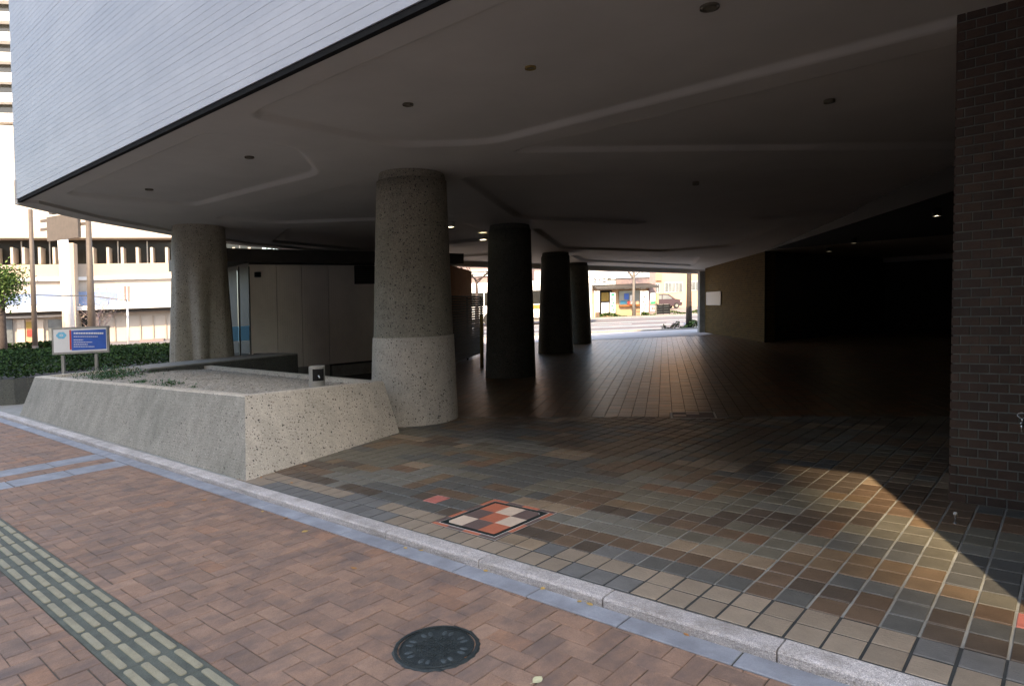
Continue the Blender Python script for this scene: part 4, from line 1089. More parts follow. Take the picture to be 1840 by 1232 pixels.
q = MB(); fA.box(q, X0_, 549, X1_, 556, -12, 0.9, M['white']); part('canopy', q, cb)
q = MB(); fA.box(q, X0_, 556, X1_, 562, -12, 0.5, M['roofdark']); part('soffit', q, cb)
q = MB(); fA.box(q, X0_, 562, X1_, 626, -12, -0.2, M['offwhite']); part('ground_floor', q, cb)
for x_ in (-40, -10, 20, 41, 70, 96, 165, 193, 219, 246, 272, 299, 330, 360, 392, 420, 448):
    q = MB(); fA.box(q, x_ - 2.4, 444, x_ + 2.4, 474, -1.15, -0.1, M['offwhite']); part('pillar', q, cb)
for x_ in (-20, 28, 80, 150, 206, 260, 315, 372, 430):
    q = MB(); fA.box(q, x_ - 1, 430, x_ + 1, 473, -1.18, -1.1, M['white']); part('mullion', q, cb)
q = MB(); fA.box(q, -80, 529, 115, 548, 0.36, 0.42, M['blue'] if False else M['paleblue']); sgn = part('blue_shop_sign', q, cb)
q = MB(); x_ = 46
while x_ < 104: wd = rh_.uniform(3, 6); fA.box(q, x_, 535, x_ + wd, 543.5, 0.425, 0.44, M['white']); x_ += wd + 1.6
part('sign_lettering', q, sgn)
q = MB(); fA.box(q, 24, 533, 38, 547, 0.425, 0.44, M['blue']); part('sign_logo', q, sgn)
q = MB(); fA.box(q, 140, 524, 212, 548, 0.36, 0.42, M['paleblue']); part('blue_window', q, cb)
q = MB(); fA.box(q, 120, 440, 144, 600, 0.36, 1.3, M['cream']); part('entrance_pier', q, cb)
q = MB(); fA.box(q, 147, 562, 168, 600, -0.15, 0.05, M['darkglass']); part('entrance_glass', q, cb)
for x0, x1, m_ in ((30, 44, 'offwhite'), (46, 60, 'shopor'), (62, 78, 'offwhite'), (86, 116, 'paleglass'), (-30, -5, 'paleglass'), (0, 22, 'paleglass')):
    q = MB(); fA.box(q, x0, 574, x1, 616, -0.18, -0.05, M[m_]); part('shop_window', q, cb)
q = MB(); fA.box(q, X0_, 564, 118, 572, -0.1, 0.3, M['white']); part('white_lintel', q, cb)
q = MB(); fA.box(q, 47, 578, 59, 590, -0.04, 0.0, M['yellow']); part('yellow_poster', q, cb)
q = MB(); fA.box(q, 48, 592, 58, 604, -0.04, 0.0, M['red']); part('red_poster', q, cb)
for x_ in (183, 206, 229, 252, 275, 298, 321, 344, 367, 390, 413, 436):
    q = MB(); fA.box(q, x_ - 0.8, 566, x_ + 0.8, 622, -0.19, -0.12, M['cream']); part('panel_joint', q, cb)
for k_, (x_, m_) in enumerate(((415, 'darkglass'), (423, 'offwhite'), (436, 'darkglass'), (441, 'cream'))):
    q = MB(); fA.box(q, x_, 505, x_ + 7, 610, 0.4 + 0.02 * k_, 0.6 + 0.05 * k_, M[m_]); part('shopfront_column', q, cb)
q = MB(); fA.box(q, 265, 606, 306, 621, 2.5, 3.3, M['mauve']); o = q.obj('brick_box'); tag(o, 'low brick enclosure in front of the white wall behind the ground cover', 'enclosure')
fW = Frame(at(10, 560, 31), at(118, 560, 33))
q = MB()
for _ in range(2600):
    t = rh_.random(); p = fW.a + fW.u * (t * 3.2 - 1.0) + fW.n * rh_.uniform(-0.3, 0.3); c = Vector((p.x, p.y, rh_.uniform(0.02, 0.62)))
    a = Vector((rh_.uniform(-1, 1), rh_.uniform(-1, 1), rh_.uniform(-1, 1))).normalized() * 0.07; b = a.cross(Vector((rh_.uniform(-1, 1), 0.3, 1))).normalized() * 0.045
    q.poly([c - a, c + b, c + a, c - b], rh_.choice([M['hedge'], M['hedge2']]))
tag(q.obj('low_hedge'), 'short clipped hedge across the street in front of the shop windows', 'hedge')

# banded tower far behind
fT = Frame(at(-120, 400, 96), at(90, 400, 99))
tw = thing('banded_tower', 'tall far tower with white balcony bands and dark gaps', 'building', (fT.a.x, fT.a.y, 0))
q = MB(); fT.box(q, -120, -160, 90, 600, -12, -1.4, M['darkglass']); part('tower_core', q, tw)
for k in range(11):
    y_ = 203 - k * 36.6; q = MB(); fT.box(q, -120, y_, 90, y_ + 16, -1.39, 0.0, M['white']); part('balcony', q, tw)
q = MB(); fT.box(q, -120, 238, 90, 600, -1.39, 0.0, M['offwhite']); part('podium_wall', q, tw)

# ------------------------------------------------------------------ trees
def tree(name, label, base, h, r, forks, nleaf, lmats, spread, bark, seed, leaf=0.05, group=None, lean=(0, 0), leaf_r=0.5, crown_from=0.55):
    rg = random.Random(seed); t = thing(name, label, 'tree', tuple(base), group=group)
    q = MB(); top = Vector((lean[0], lean[1], h))
    q.tube([(0, 0, -0.1), (lean[0] * 0.2 + rg.uniform(-.03, .03), lean[1] * 0.2, h * 0.3), (lean[0] * 0.6, lean[1] * 0.6 + rg.uniform(-.04, .04), h * 0.65), tuple(top)], [r * 1.35, r, r * 0.85, r * 0.5], bark, 10); q.obj('trunk', t, True)
    tips = []; q = MB()
    for k in range(forks):
        f0 = crown_from + (1 - crown_from) * (k / max(1, forks - 1)) * 0.95; s0 = Vector((lean[0] * f0, lean[1] * f0, h * f0))
        an = k * 2.4 + rg.uniform(-.4, .4); ln = spread * rg.uniform(0.7, 1.2)
        d = Vector((math.cos(an), math.sin(an), rg.uniform(0.5, 1.0))).normalized()
        m1 = s0 + d * ln * 0.5 + Vector((0, 0, 0.05)); e = s0 + d * ln + Vector((0, 0, ln * 0.25))
        q.tube([s0, m1, e], [r * 0.35, r * 0.24, r * 0.08], bark, 6); tips += [m1, e]
        for w_ in range(3):
            e2 = m1 + Vector((rg.uniform(-1, 1), rg.uniform(-1, 1), rg.uniform(0.2, 1))).normalized() * ln * 0.55; q.tube([m1, e2], [r * 0.16, r * 0.04], bark, 5); tips.append(e2)
    q.obj('branches', t, True)
    if nleaf:
        q = MB()
        for _ in range(nleaf):
            p = rg.choice(tips) + Vector((rg.gauss(0, 1), rg.gauss(0, 1), rg.gauss(0, 0.8))) * leaf_r
            a = Vector((rg.uniform(-1, 1), rg.uniform(-1, 1), rg.uniform(-1, 1))).normalized() * leaf * rg.uniform(0.7, 1.4); b = a.cross(Vector((rg.uniform(-1, 1), rg.uniform(-1, 1), 1))).normalized() * leaf * 0.6
            q.poly([p - a, p + b, p + a, p - b], rg.choice(lmats))
        q.obj('crown', t)
    return t
g0 = at(6, 600, 30); tree('street_tree', 'leafy green tree at the far edge of the view beside the shop', (g0.x, g0.y, 0), 3.4, 0.13, 8, 2600, [M['leafgreen'], M['hedge2']], 1.1, M['bark'], 3, 0.07, leaf_r=0.28, crown_from=0.6)
g0 = at(178, 618, 34); tree('bare_shrub', 'reddish half bare small tree before the pale blue window', (g0.x, g0.y, 0), 1.9, 0.05, 12, 420, [M['mauve'], M['cream']], 1.1, M['mauve'], 5, 0.04, leaf_r=0.22, crown_from=0.35)
g0 = at(520, 560, 52); tree('distant_tree', 'leafy tree glimpsed above the booth roof', (g0.x, g0.y, 0.2), 5.2, 0.16, 9, 2200, [M['leafgreen'], M['hedge2']], 1.8, M['bark'], 8, 0.10, leaf_r=0.4)

# ================================================================== ACROSS THE BACK STREET
def gz(px, d): return rise(d) - 0.02
fS = Frame(at(1040, 560, 51.5), at(1178, 560, 53.0))
shop = thing('corner_shop', 'small shop with a white sign, dark green awning and poster window', 'shop', (fS.a.x, fS.a.y, 0.2))
def sp(name, x0, y0, x1, y1, n0, n1, m, par=None):
    q = MB(); fS.box(q, x0, y0, x1, y1, n0, n1, M[m])
    if par: return q.obj(name, par) if False else part_of(par, q, name)
    return part(name, q, shop)
def part_of(par, q, name):
    # sub-part: express in the thing's frame (the part itself sits at the thing's origin)
    return local(par.parent, q).obj(name, par)
sp('wall', 960, 430, 1177, 512, -8, 0.0, 'mauve')
sp('ground_floor', 960, 512, 1177, 570, -8, -0.15, 'shopor')
sp('end_wall', 1166, 430, 1178, 571, -0.14, 0.05, 'mauve')
for k in range(4): sp('louvre_panel', 960, 485 + k * 4.3, 1166, 488.6 + k * 4.3, 0.02, 0.10, 'white')
ssn = sp('shop_sign', 1056, 497.5, 1103.5, 512, 0.12, 0.25, 'white')
tc = bpy.data.curves.new('sign_text', 'FONT'); tc.body = '\u305f\u30fb\u3053\u3084\u301c'; tc.extrude = 0.01; tc.size = 0.40; tc.offset = 0.012
tmp = link('sign_text_source', tc); bpy.context.view_layer.update()
tme = bpy.data.meshes.new_from_object(tmp.evaluated_get(bpy.context.evaluated_depsgraph_get())); bpy.data.objects.remove(tmp)
tme.materials.clear(); tme.materials.append(M['black']); tx = link('lettering', tme, ssn)
u_, z_ = fS.q(1062, 507.5); pos = fS.a + fS.u * u_ + fS.n * 0.265; tx.location = Vector((pos.x, pos.y, z_)) - shop.location
tx.rotation_euler = (math.radians(90), 0, math.atan2(fS.u.y, fS.u.x))
q = MB()
P = lambda a_, b_, z_: tuple(fS.a + fS.u * a_ + fS.n * b_ + Vector((0, 0, z_)))
u0, zt_ = fS.q(1064, 512.5); u1, _ = fS.q(1168, 512.5); zb_ = fS.q(1110, 517)[1]
q.hexa([P(u0, 1.0, zb_ - 0.12), P(u1 + .3, 1.0, zb_ - 0.12), P(u1, 0.0, zb_), P(u0, 0.0, zb_), P(u0, 1.0, zb_), P(u1 + .3, 1.0, zb_), P(u1, 0.0, zt_), P(u0, 0.0, zt_)], M['roofdark']); part('awning', q, shop)
for x_ in (1085, 1117, 1147): sp('awning_lamp', x_, 515.5, x_ + 8, 519.5, 0.35, 0.6, 'white')
sp('door_frame', 1078.5, 522, 1100, 565, -0.14, -0.06, 'black')
sp('door_poster', 1081, 525.5, 1094, 541, -0.055, -0.02, 'yellow')
sp('door_panel', 1081, 543, 1095, 563, -0.055, -0.02, 'white')
win = sp('shop_window', 1113, 522, 1150, 550, -0.14, -0.04, 'paleglass')
sp('window_sill', 1113, 547, 1150, 550.5, -0.03, 0.08, 'brownwall')
for a in ((1122, 527, 1130, 538, 'blue'), (1115, 540, 1126, 546, 'teal'), (1141, 541, 1148, 547, 'orange'), (1132, 530, 1137, 546, 'white'), (1128, 541, 1135, 547, 'red')): sp('poster', a[0], a[1], a[2], a[3], -0.035, -0.01, a[4])
fB = Frame(at(1060, 560, 50.6), at(1180, 560, 51.6))
def banner(label, x0, x1, y0, y1, m, marks, mm):
    p = fB.q((x0 + x1) / 2, y1); w0 = fB.a + fB.u * p[0]
    t = thing('banner', label, 'banner', (w0.x, w0.y, rise(50.8)), group='shop banners'); q = MB(); fB.box(q, x0, y0, x1, y1, 0.0, 0.02, M[m]); part('cloth', q, t)
    q = MB(); u0 = fB.q(x0 - 0.8, y0)[0]; fB.ub(q, u0, u0 + 0.035, rise(50.8) - 0.02, fB.q(x0, y0 - 1)[1], 0.0, 0.035, M['white']); part('pole', q, t)
    q = MB()
    for a in marks: fB.box(q, x0 + a[0], y0 + a[1], x0 + a[2], y0 + a[3], 0.021, 0.026, M[mm])
    part('print', q, t)
banner('white and pale blue banner at the shop door edge', 1068, 1077.5, 523, 561, 'white', [(1, 2, 2, 34), (5, 6, 8, 8), (4, 12, 8, 13), (5, 18, 8, 22), (4, 28, 7, 30)], 'paleblue')
banner('white banner with green print beside the shop door', 1097, 1105.5, 526, 562, 'white', [(1, 1, 7, 6), (1, 9, 4, 14), (3, 16, 7, 19), (1, 22, 5, 25), (3, 28, 6, 33)], 'green')
banner('white banner with thin dark print under the awning end', 1151.5, 1165, 523, 561, 'white', [(5, 9, 7, 12), (6, 14, 9, 15.5), (4, 18, 6, 21), (7, 23, 8.5, 27), (5, 30, 8, 32)], 'darkglass')
fG = Frame(at(1165, 560, 49.8 + 1), at(1185, 560, 51))
gsn = thing('roadside_sign', 'white roadside sign with a green ring over a small red and white sign', 'sign', tuple(Vector((fG.a.x, fG.a.y, rise(51)))))
q = MB(); fG.box(q, 1168.5, 526.5, 1177, 545, 0, 0.06, M['white']); part('sign_panel', q, gsn)
u_, z_ = fG.q(1173, 533.8); q = disc(fG, u_, z_, 0.115, 0.185, 0.064, M['green']); disc(fG, u_, z_, 0.055, 0.11, 0.068, M['white'], 28, q); part('green_ring', q, gsn)
q = MB(); fG.box(q, 1168.5, 541.5, 1177, 545.8, 0.061, 0.07, M['green']); part('green_band', q, gsn)
q = MB(); fG.box(q, 1177.2, 527, 1180.4, 546, 0, 0.3, M['shopor']); part('orange_side', q, gsn)
q = MB(); fG.box(q, 1168.5, 549, 1176.5, 559, 0, 0.06, M['white']); part('lower_panel', q, gsn)
q = MB(); fG.box(q, 1170, 552, 1172.5, 556.5, 0.061, 0.068, M['red']); fG.box(q, 1173.5, 552, 1175.5, 556.5, 0.061, 0.068, M['red']); part('red_print', q, gsn)
q = MB(); u_ = fG.q(1172, 545)[0]; fG.ub(q, u_ - 0.03, u_ + 0.03, rise(51) - 0.02, 1.4, -0.02, -0.001, M['conc']); part('post', q, gsn)

fO = Frame(at(1150, 560, 74), at(1330, 560, 79))
ob = thing('orange_building', 'pale orange building with rows of windows behind the parked car', 'building', (fO.a.x, fO.a.y, 0.4))
q = MB(); fO.box(q, 1176, 380, 1340, 560, -8, 0, M['orange']); part('wall', q, ob)
q = MB(); fO.box(q, 1150, 470, 1186, 560, -8, -0.6, M['mauve']); part('side_wing', q, ob)
q = MB(); fO.box(q, 1176, 492, 1187, 504, 0.0, 0.25, M['shopor']); part('balcony', q, ob)
def win_(x0, y0, x1, y1, n=4):
    q = MB(); fO.box(q, x0, y0, x1, y1, 0.0, 0.05, M['white']); w1 = part('window', q, ob)
    for k in range(n):
        a0 = x0 + 0.6 + (x1 - x0 - 0.6) * k / n; a1 = x0 + (x1 - x0 - 0.6) * (k + 1) / n
        q = MB(); fO.box(q, a0, y0 + 1, a1, y1 - 1, 0.051, 0.07, M['paleglass']); part_of(w1, q, 'pane')
win_(1194, 507, 1226, 525, 5); win_(1177, 509, 1185, 526, 2); win_(1236, 505, 1262, 522, 4); win_(1195, 466, 1226, 483, 5); win_(1236, 464, 1262, 480, 4); win_(1272, 503, 1300, 520, 4)

# pinkish building behind the bus
fP = Frame(at(700, 560, 58), at(1062, 560, 56))
pb_ = thing('mauve_building', 'pale mauve building with white bands seen between the columns behind the bus', 'building', (fP.a.x, fP.a.y, 0.2))
q = MB(); fP.box(q, 700, 360, 1050, 568, -8, 0, M['mauve']); part('wall', q, pb_)
for y0, y1 in ((484, 487), (489, 492), (493.5, 496)): q = MB(); fP.box(q, 700, y0, 1050, y1, 0.01, 0.15, M['white']); part('white_band', q, pb_)
q = MB(); fP.box(q, 940, 497, 968, 505, 0.16, 0.3, M['teal']); part('blue_sign', q, pb_)
q = MB(); fP.box(q, 968.2, 497, 971, 505, 0.16, 0.32, M['green']); part('green_sign', q, pb_)
q = MB(); fP.box(q, 830, 512, 900, 519, 0.05, 0.2, M['white']); part('canopy', q, pb_)
for x_ in (846, 858, 871): q = MB(); fP.box(q, x_, 521, x_ + 8, 534, 0.02, 0.05, M['paleglass']); part('window', q, pb_)

# bus
fU = Frame(at(840, 560, 43.5), at(1064, 560, 42.5)); bu0, bu1 = fU.q(838, 560)[0], fU.q(1064, 560)[0]
gzb = rise(43) - 0.02
bus = thing('city_bus', 'white city bus with dark windows stopped behind the row of columns', 'bus', (fU.a.x, fU.a.y, gzb))
q = MB(); n_ = 10
prof = [(0.0, 0.32), (0.0, 2.55), (-0.12, 2.78), (-0.35, 2.86), (-2.0, 2.86), (-2.25, 2.75), (-2.35, 2.5), (-2.35, 0.32)]
for k in range(len(prof)):
    a, b = prof[k], prof[(k + 1) % len(prof)]
    q.poly([P2 for P2 in (fU.a + fU.u * bu0 + fU.n * a[0] + Vector((0, 0, gzb + a[1])), fU.a + fU.u * bu1 + fU.n * a[0] + Vector((0, 0, gzb + a[1])), fU.a + fU.u * bu1 + fU.n * b[0] + Vector((0, 0, gzb + b[1])), fU.a + fU.u * bu0 + fU.n * b[0] + Vector((0, 0, gzb + b[1])))], M['white'])
for uu in (bu0, bu1): q.poly([fU.a + fU.u * uu + fU.n * a + Vector((0, 0, gzb + z)) for a, z in prof], M['white'])
part('body', q, bus)
Lb = bu1 - bu0; nw = 8
for k in range(nw):
    q = MB(); fU.ub(q, bu0 + 0.25 + k * (Lb - 0.4) / nw, bu0 + 0.25 + (k + 1) * (Lb - 0.4) / nw - 0.08, gzb + 1.35, gzb + 2.2, 0.004, 0.015, M['darkglass']); part('window', q, bus)
q = MB(); fU.ub(q, bu0 + 0.1, bu1 - 0.1, gzb + 0.33, gzb + 0.45, 0.004, 0.012, M['roofdark']); part('skirt', q, bus)
q = MB(); fU.ub(q, bu1 - 4.0, bu1 - 3.2, gzb + 1.02, gzb + 1.28, 0.004, 0.02, M['yellow']); part('side_display', q, bus)
q = MB(); fU.ub(q, bu1 + 0.001, bu1 + 0.03, gzb + 1.2, gzb + 2.4, -2.2, -0.15, M['darkglass']); part('windscreen', q, bus)
q = MB(); fU.ub(q, bu1 - 2.9, bu1 - 2.0, gzb + 0.35, gzb + 2.3, 0.004, 0.018, M['darkglass']); part('door', q, bus)
def wheel(parent, c, axis, r, w_):
    q = MB(); c = Vector(c); q.tube([c, c + axis * w_], r, M['rubber'], 20); wo = part('wheel', q, parent)
    q = MB(); q.tube([c + axis * w_, c + axis * (w_ + 0.02)], r * 0.5, M['conc'], 16); part_of(wo, q, 'rim')
for uu in (1.6, Lb - 1.6):
    for nn_ in (0.0, -2.1): wheel(bus, fU.a + fU.u * (bu0 + uu) + fU.n * (nn_ - 0.2) + Vector((0, 0, gzb + 0.46)), fU.n, 0.46, 0.22)

# parked car
fC = Frame(at(1160, 560, 68.5), at(1232, 560, 69.5)); zc = rise(69) - 0.03
car = thing('parked_car', 'dark maroon compact car parked in front of the orange building', 'car', (fC.a.x, fC.a.y, zc))
uc0, uc1 = fC.q(1168, 548)[0], fC.q(1226, 548)[0]; Lc = uc1 - uc0
def side(pts, y0, y1, m, name, sub=None):
    q = MB(); n = len(pts); i = q.mi(m)
    for yy in (y0, y1):
        for (a, z) in pts: v = fC.a + fC.u * (uc0 + a * Lc) + fC.n * yy + Vector((0, 0, zc + z)); q.v.append(tuple(v))
    for k in range(n): q.f.append((k, (k + 1) % n, n + (k + 1) % n, n + k)); q.m.append(i)
    q.f.append(tuple(range(n))); q.m.append(i); q.f.append(tuple(range(2 * n - 1, n - 1, -1))); q.m.append(i)
    return part(name, q, car, False)
bodyp = [(0.0, 0.30), (0.0, 0.75), (0.03, 1.05), (0.10, 1.40), (0.2, 1.54), (0.42, 1.58), (0.58, 1.52), (0.74, 1.12), (0.78, 1.02), (0.92, 0.92), (0.985, 0.78), (1.0, 0.5), (0.985, 0.28)]
side(bodyp, -1.62, 0.0, M['carpaint'], 'body')
side([(0.12, 1.02), (0.155, 1.38), (0.24, 1.46), (0.36, 1.47), (0.36, 1.02)], 0.002, 0.012, M['paleglass'], 'rear_window')
side([(0.385, 1.02), (0.385, 1.47), (0.55, 1.43), (0.69, 1.08), (0.66, 1.02)], 0.002, 0.012, M['paleglass'], 'front_window')
for a in (0.19, 0.82):
    for nn_ in (0.0, -1.5): wheel(car, fC.a + fC.u * (uc0 + a * Lc) + fC.n * (nn_ - 0.16) + Vector((0, 0, zc + 0.31)), fC.n, 0.31, 0.18)
q = MB(); fC.ub(q, uc0 + 0.94 * Lc, uc0 + 0.985 * Lc, zc + 0.68, zc + 0.80, -0.25, 0.005, M['white']); part('headlight', q, car)
q = MB(); fC.ub(q, uc0 + 0.0 * Lc - 0.01, uc0 + 0.03 * Lc, zc + 0.8, zc + 1.1, -0.2, 0.005, M['red']); part('tail_light', q, car)

# black slatted bin
fK = Frame(at(1182, 560, 50.6), at(1203, 560, 50.9)); bn = thing('slatted_bin', 'black slatted bin enclosure on the pavement in front of the car', 'bin', (fK.a.x, fK.a.y, rise(50.7)))
for y_ in (548.5, 553, 557.5, 562): q = MB(); fK.box(q, 1181, y_ - 1.4, 1204, y_ + 1.4, 0, 0.04, M['black']); part('slat', q, bn)
for x_ in (1181, 1192, 1203): q = MB(); fK.box(q, x_ - 0.6, 545.5, x_ + 0.8, 564.5, -0.05, -0.002, M['roofdark']); part('post', q, bn)
q = MB(); fK.box(q, 1182, 546.5, 1203, 564, -0.5, -0.06, M['conc']); part('back', q, bn)

# street trees and planting
g0 = at(1238, 585, 31.5); t1 = tree('street_tree', 'dark straight tree trunk beside the far opening', (g0.x, g0.y, rise(31.5)), 6.0, 0.115, 6, 0, [], 1.3, M['bark'], 12, crown_from=0.75)
g0 = at(1139, 566, 49.9); t2 = tree('street_tree', 'slender pale tree with one low slanting branch before the shop', (g0.x, g0.y, rise(50)), 5.4, 0.10, 6, 500, [M['leafgreen']], 1.7, M['barkpale'], 14, 0.06, leaf_r=0.3, crown_from=0.55)
q = MB(); s0_ = at(1137, 498, 49.9); e_ = at(1117, 477, 49.6); q.tube([s0_, (s0_ + e_) / 2 + Vector((0, 0, 0.1)), e_], [0.07, 0.06, 0.04], M['barkpale'], 6); part('branch', q, t2)
g0 = at(857, 590, 33); tree('street_tree', 'forked bare tree seen between the slatted screen and the second column', (g0.x, g0.y, rise(33)), 2.75, 0.10, 5, 0, [], 2.4, M['bark'], 17, crown_from=0.92)
def bush(label, x0, x1, y, d, h, n, seed, group, mats=('hedge', 'hedge2', 'leafgreen')):
    rg = random.Random(seed); a, b = at(x0, y, d), at(x1, y, d); c0 = (a + b) / 2; L2 = (b - a).length; u2 = (b - a).normalized(); q = MB()
    for _ in range(n):
        s_ = rg.uniform(-0.5, 0.5); hh_ = h * (0.6 + 0.4 * math.cos(s_ * 5 + seed)) * rg.random() ** 0.7
        p = u2 * s_ * L2 + FH * rg.uniform(-0.3, 0.3) + Vector((0, 0, hh_)); p.z = hh_
        v = Vector((rg.uniform(-1, 1), rg.uniform(-1, 1), rg.uniform(-0.5, 1))).normalized() * 0.06; w2 = v.cross(Vector((rg.uniform(-1, 1), rg.uniform(-1, 1), 1))).normalized() * 0.035
        q.poly([p - v, p + w2, p + v, p - w2], M[rg.choice(mats)])
    o = q.obj('bush'); o.location = (c0.x, c0.y, rise(d) - 0.01); tag(o, label, 'bush', group)
bush('low bushes along the kerb in front of the shop door', 1078, 1126, 566, 50.2, 0.38, 700, 1, 'roadside bushes')
bush('low bushes between the banner and the slatted bin', 1153, 1178, 564, 50.3, 0.34, 420, 2, 'roadside bushes')
bush('row of low bushes in front of the parked car', 1204, 1256, 560, 52, 0.36, 700, 3, 'roadside bushes')
bush('sparse twiggy shrub growing in the bed beside the dark tree trunk', 1190, 1222, 588, 31.2, 0.42, 220, 4, 'roadside bushes', ('bark', 'hedge2', 'mauve'))
bush('small green shrub at the foot of the dark tree trunk', 1222, 1254, 588, 31.2, 0.40, 420, 5, 'roadside bushes')

# ================================================================== FALLEN LEAVES
rl = random.Random(77)
def leaf(x, y, z, s_, m, label, group='fallen leaves'):
    q = MB(); n = 9; pts = []
    for k in range(n):
        t = k / (n - 1); w2 = math.sin(math.pi * t) ** 0.8 * 0.36 * s_; pts.append((t * s_ - s_ / 2, w2, 0.15 * w2 + 0.12 * s_ * (t - 0.5) ** 2))
    low = [(a, -b, c) for a, b, c in pts[1:-1]][::-1]
    mid = [(a, 0, -0.002 + 0.12 * s_ * (a / s_) ** 2 + 0.003) for a, b, c in pts]
    for k in range(n - 1):
        q.poly([mid[k], mid[k + 1], pts[k + 1], pts[k]], m); q.poly([mid[k + 1], mid[k], (pts[k][0], -pts[k][1], pts[k][2]), (pts[k + 1][0], -pts[k + 1][1], pts[k + 1][2])], m)
    q.tube([(-s_ / 2, 0, 0.004), (-s_ * 0.75, 0.004, 0.003)], 0.0008, m, 4)
    o = q.obj('fallen_leaf'); o.location = (x, y, z + 0.003); o.rotation_euler = (rl.uniform(-.15, .15), rl.uniform(-.15, .15), rl.uniform(0, 6.28)); tag(o, label, 'leaf', group)
leaf(-1.68, 2.03, ZS, 0.055, M['leafp'], 'pale yellow green fallen leaf on the bricks just past the manhole cover')
GL = [(-1.89, 2.725, 'dry leaf in the gutter, right one of a pair below a kerb joint'), (-1.95, 2.72, 'dry leaf in the gutter, left one of a pair below a kerb joint'),
      (-3.18, 2.73, 'yellow leaf in the gutter just left of the checkered cover'), (-3.30, 2.70, 'leaf on a gutter stone beyond the left corner of the checkered cover'), (-2.62, 2.73, 'small leaf in the gutter below the checkered cover'),
      (-2.2, 2.735, 'orange leaf against the kerb between the checkered cover and the leaf pair'), (-1.36, 2.725, 'dry leaf in the gutter nearest the lower right corner')]
for x_, y_, l_ in GL: leaf(x_, y_, ZS, rl.uniform(0.028, 0.042), rl.choice([M['leafy'], M['leafo']]), l_, 'dry leaves in the gutter')
for x_, y_, l_ in ((-4.86, 2.57, 'yellow leaf on the sidewalk bricks under the planter corner'), (-4.55, 2.585, 'curled leaf on the sidewalk edge just right of the planter corner'), (-4.15, 2.5, 'small leaf on the bricks between planter corner and checkered cover'), (-3.3, 2.3, 'lone leaf lying further out on the bricks before the checkered cover'), (-5.6, 2.45, 'leaf on the sidewalk alongside the planter front')):
    leaf(x_, y_, ZS, rl.uniform(0.03, 0.05), rl.choice([M['leafy'], M['leafo']]), l_, 'dry leaves on the sidewalk')
for x_, y_, l_ in ((-5.74, 3.5, 'leaf resting against the middle of the planter end wall'), (-5.70, 3.02, 'leaf at the foot of the planter corner by the kerb'), (-5.28, 3.08, 'pale leaf on the tiles a step away from the planter corner'), (-5.76, 2.95, 'tiny orange leaf tucked under the planter corner')):
    leaf(x_, y_, 0.004, rl.uniform(0.03, 0.045), rl.choice([M['leafy'], M['leafo']]), l_, 'leaves by the planter')
for x_, y_, l_ in ((-3.08, 6.14, 'middle of three tiny yellow leaves out on the plaza tiles'), (-3.48, 6.22, 'leftmost of three tiny yellow leaves out on the plaza tiles'), (-2.81, 7.04, 'farthest of three tiny yellow leaves out on the plaza tiles')): leaf(x_, y_, 0.004, 0.035, M['leafy'], l_, 'leaves on the plaza')
leaf(-2.04, 1.98, ZS, 0.025, M['leafo'], 'tiny orange leaf at the rim of the manhole cover')

# ================================================================== UNSEEN BLOCKS BEHIND THE VIEWER (added to shade the foreground, with a sun gap)
def sun_blocker(name, label, x0, x1, y0, y1, h, m):
    """block whose flanks run along the sun's bearing, like the side streets it stands between"""
    sk = (y0 - y1) * (SUN_TO.x / SUN_TO.y)
    t = thing(name, label, 'building', ((x0 + x1) / 2, (y0 + y1) / 2, 0)); q = MB()
    q.hexa([(x0 + sk, y0, -0.1), (x1 + sk, y0, -0.1), (x1, y1, -0.1), (x0, y1, -0.1), (x0 + sk, y0, h), (x1 + sk, y0, h), (x1, y1, h), (x0, y1, h)], m); part('wall', q, t)
    q = MB(); z = 3.2
    while z < h - 1.5:
        q.box(x0 + 0.3, y1 + 0.002, z, x1 - 0.3, y1 + 0.03, z + 1.5, M['darkglass']); z += 3.3
    part('window_bands', q, t)
YS = -34.0
def xs_at(x, y): return x + (YS - y) * (SUN_TO.x / SUN_TO.y)
xa = xs_at(-0.38, 3.7); xb = xs_at(0.9, 3.7)
sun_blocker('sun_block_tower', 'wide grey block added unseen behind the viewer to shade the foreground', xa - 34, xa, YS - 8, YS, 47, M['tower'])
sun_blocker('sun_block_tower', 'narrow grey block added unseen behind the viewer to bound the sun gap', xb, xb + 12, YS - 8, YS, 44, M['tower'])
sun_blocker('sun_block_low', 'lower grey block added unseen in the gap to end the sun patch', xa + 0.01, xb - 0.01, YS - 8, YS - 0.5, (4.15 - YS) / abs(SUN_TO.y) * math.tan(SUN_EL), M['tower'])

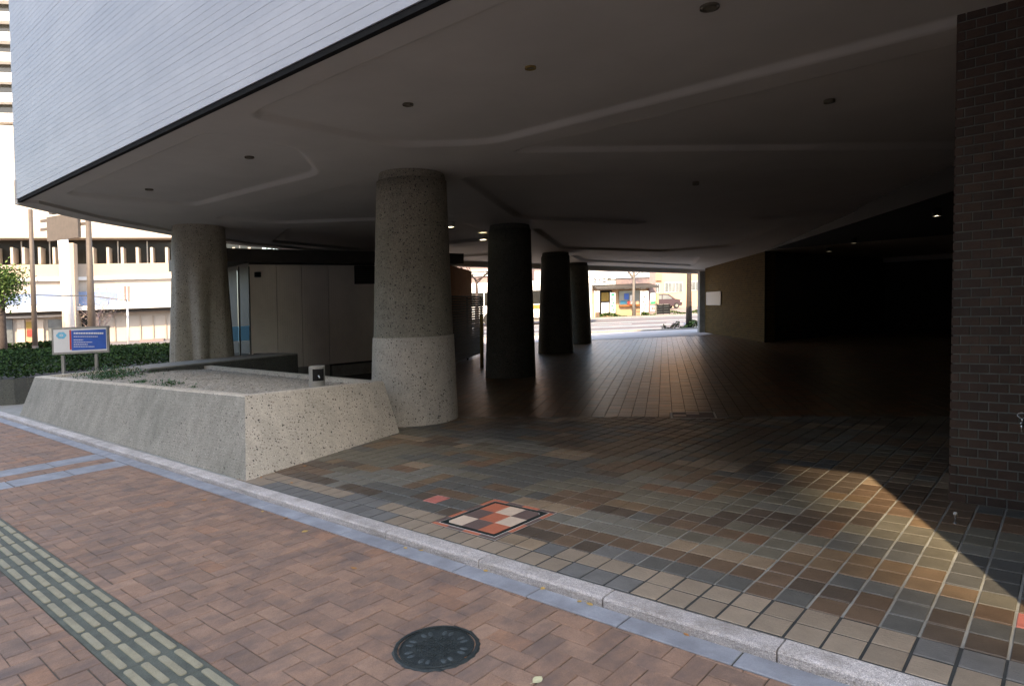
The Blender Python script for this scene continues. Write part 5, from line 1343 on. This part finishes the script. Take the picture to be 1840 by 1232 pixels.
for k_, (x0, x1, y0, h_, lab) in enumerate(((-40, -25.5, -26, 10.5, 'brown three storey building across the street, first of the row behind the viewer'), (-25, -11.5, -26, 12.5, 'brown four storey building across the street, second of the row behind the viewer'), (-11, 1.5, -26, 11.5, 'brown building directly across the street behind the viewer'), (2, 15, -26, 12.5, 'brown building across the street facing the brick pier'), (15.5, 34, -26, 11, 'brown building at the end of the row behind the viewer'))):
    t = thing('street_building', lab, 'building', ((x0 + x1) / 2, -20, 0), group='buildings across the street')  # row opposite, added to keep low sky light out of the interior
    q = MB(); q.box(x0, y0, -0.1, x1, -15, h_, M['cream'] if k_ % 2 else M['mauve']); part('wall', q, t)
    for f_ in range(int(h_ // 3.2)):
        n_ = int((x1 - x0) // 2.6)
        for c_ in range(n_):
            q = MB(); a0 = x0 + 0.6 + c_ * (x1 - x0 - 0.8) / n_; q.box(a0, -14.998, 1.0 + f_ * 3.2, a0 + 1.6, -14.95, 2.5 + f_ * 3.2, M['darkglass']); part('window', q, t)

# ================================================================== every upright follows the plumb line
bpy.context.view_layer.update()
FLAT = {'ground', 'road', 'side_street', 'road_marking', 'street_kerb', 'street_pavement', 'plaza_floor', 'inner_floor', 'sidewalk', 'kerb', 'tactile_paving', 'manhole_cover', 'inlay_cover', 'planting_terrace', 'ground_cover'}
def plumb(o, zref):
    if o.type == 'MESH':
        if o.data.users > 1:
            o.location = o.location + PLUMB * (o.matrix_world.translation.z - zref)
        else:
            n = len(o.data.vertices); co = np.empty(n * 3); o.data.vertices.foreach_get('co', co); co = co.reshape(-1, 3)
            mw = np.array(o.matrix_world); wc = co @ mw[:3, :3].T + mw[:3, 3]
            wc[:, :2] += np.outer(wc[:, 2] - zref, [PLUMB.x, PLUMB.y])
            inv = np.array(o.matrix_world.inverted()); co = wc @ inv[:3, :3].T + inv[:3, 3]
            o.data.vertices.foreach_set('co', co.ravel()); o.data.update()
    for c in list(o.children): plumb(c, zref)
for o in [o for o in S.objects if o.parent is None and o.type in ('MESH', 'EMPTY')]:
    nm = o.name.split('.')[0]
    if nm in FLAT or nm in ('fallen_leaf', 'ceiling_light', 'weed_tuft', 'gravel', 'concrete_planter', 'sun_block_tower', 'sun_block_low', 'street_building'): continue
    plumb(o, 3.3 if nm in ('office_building', 'lobby_recess') else 0.0)
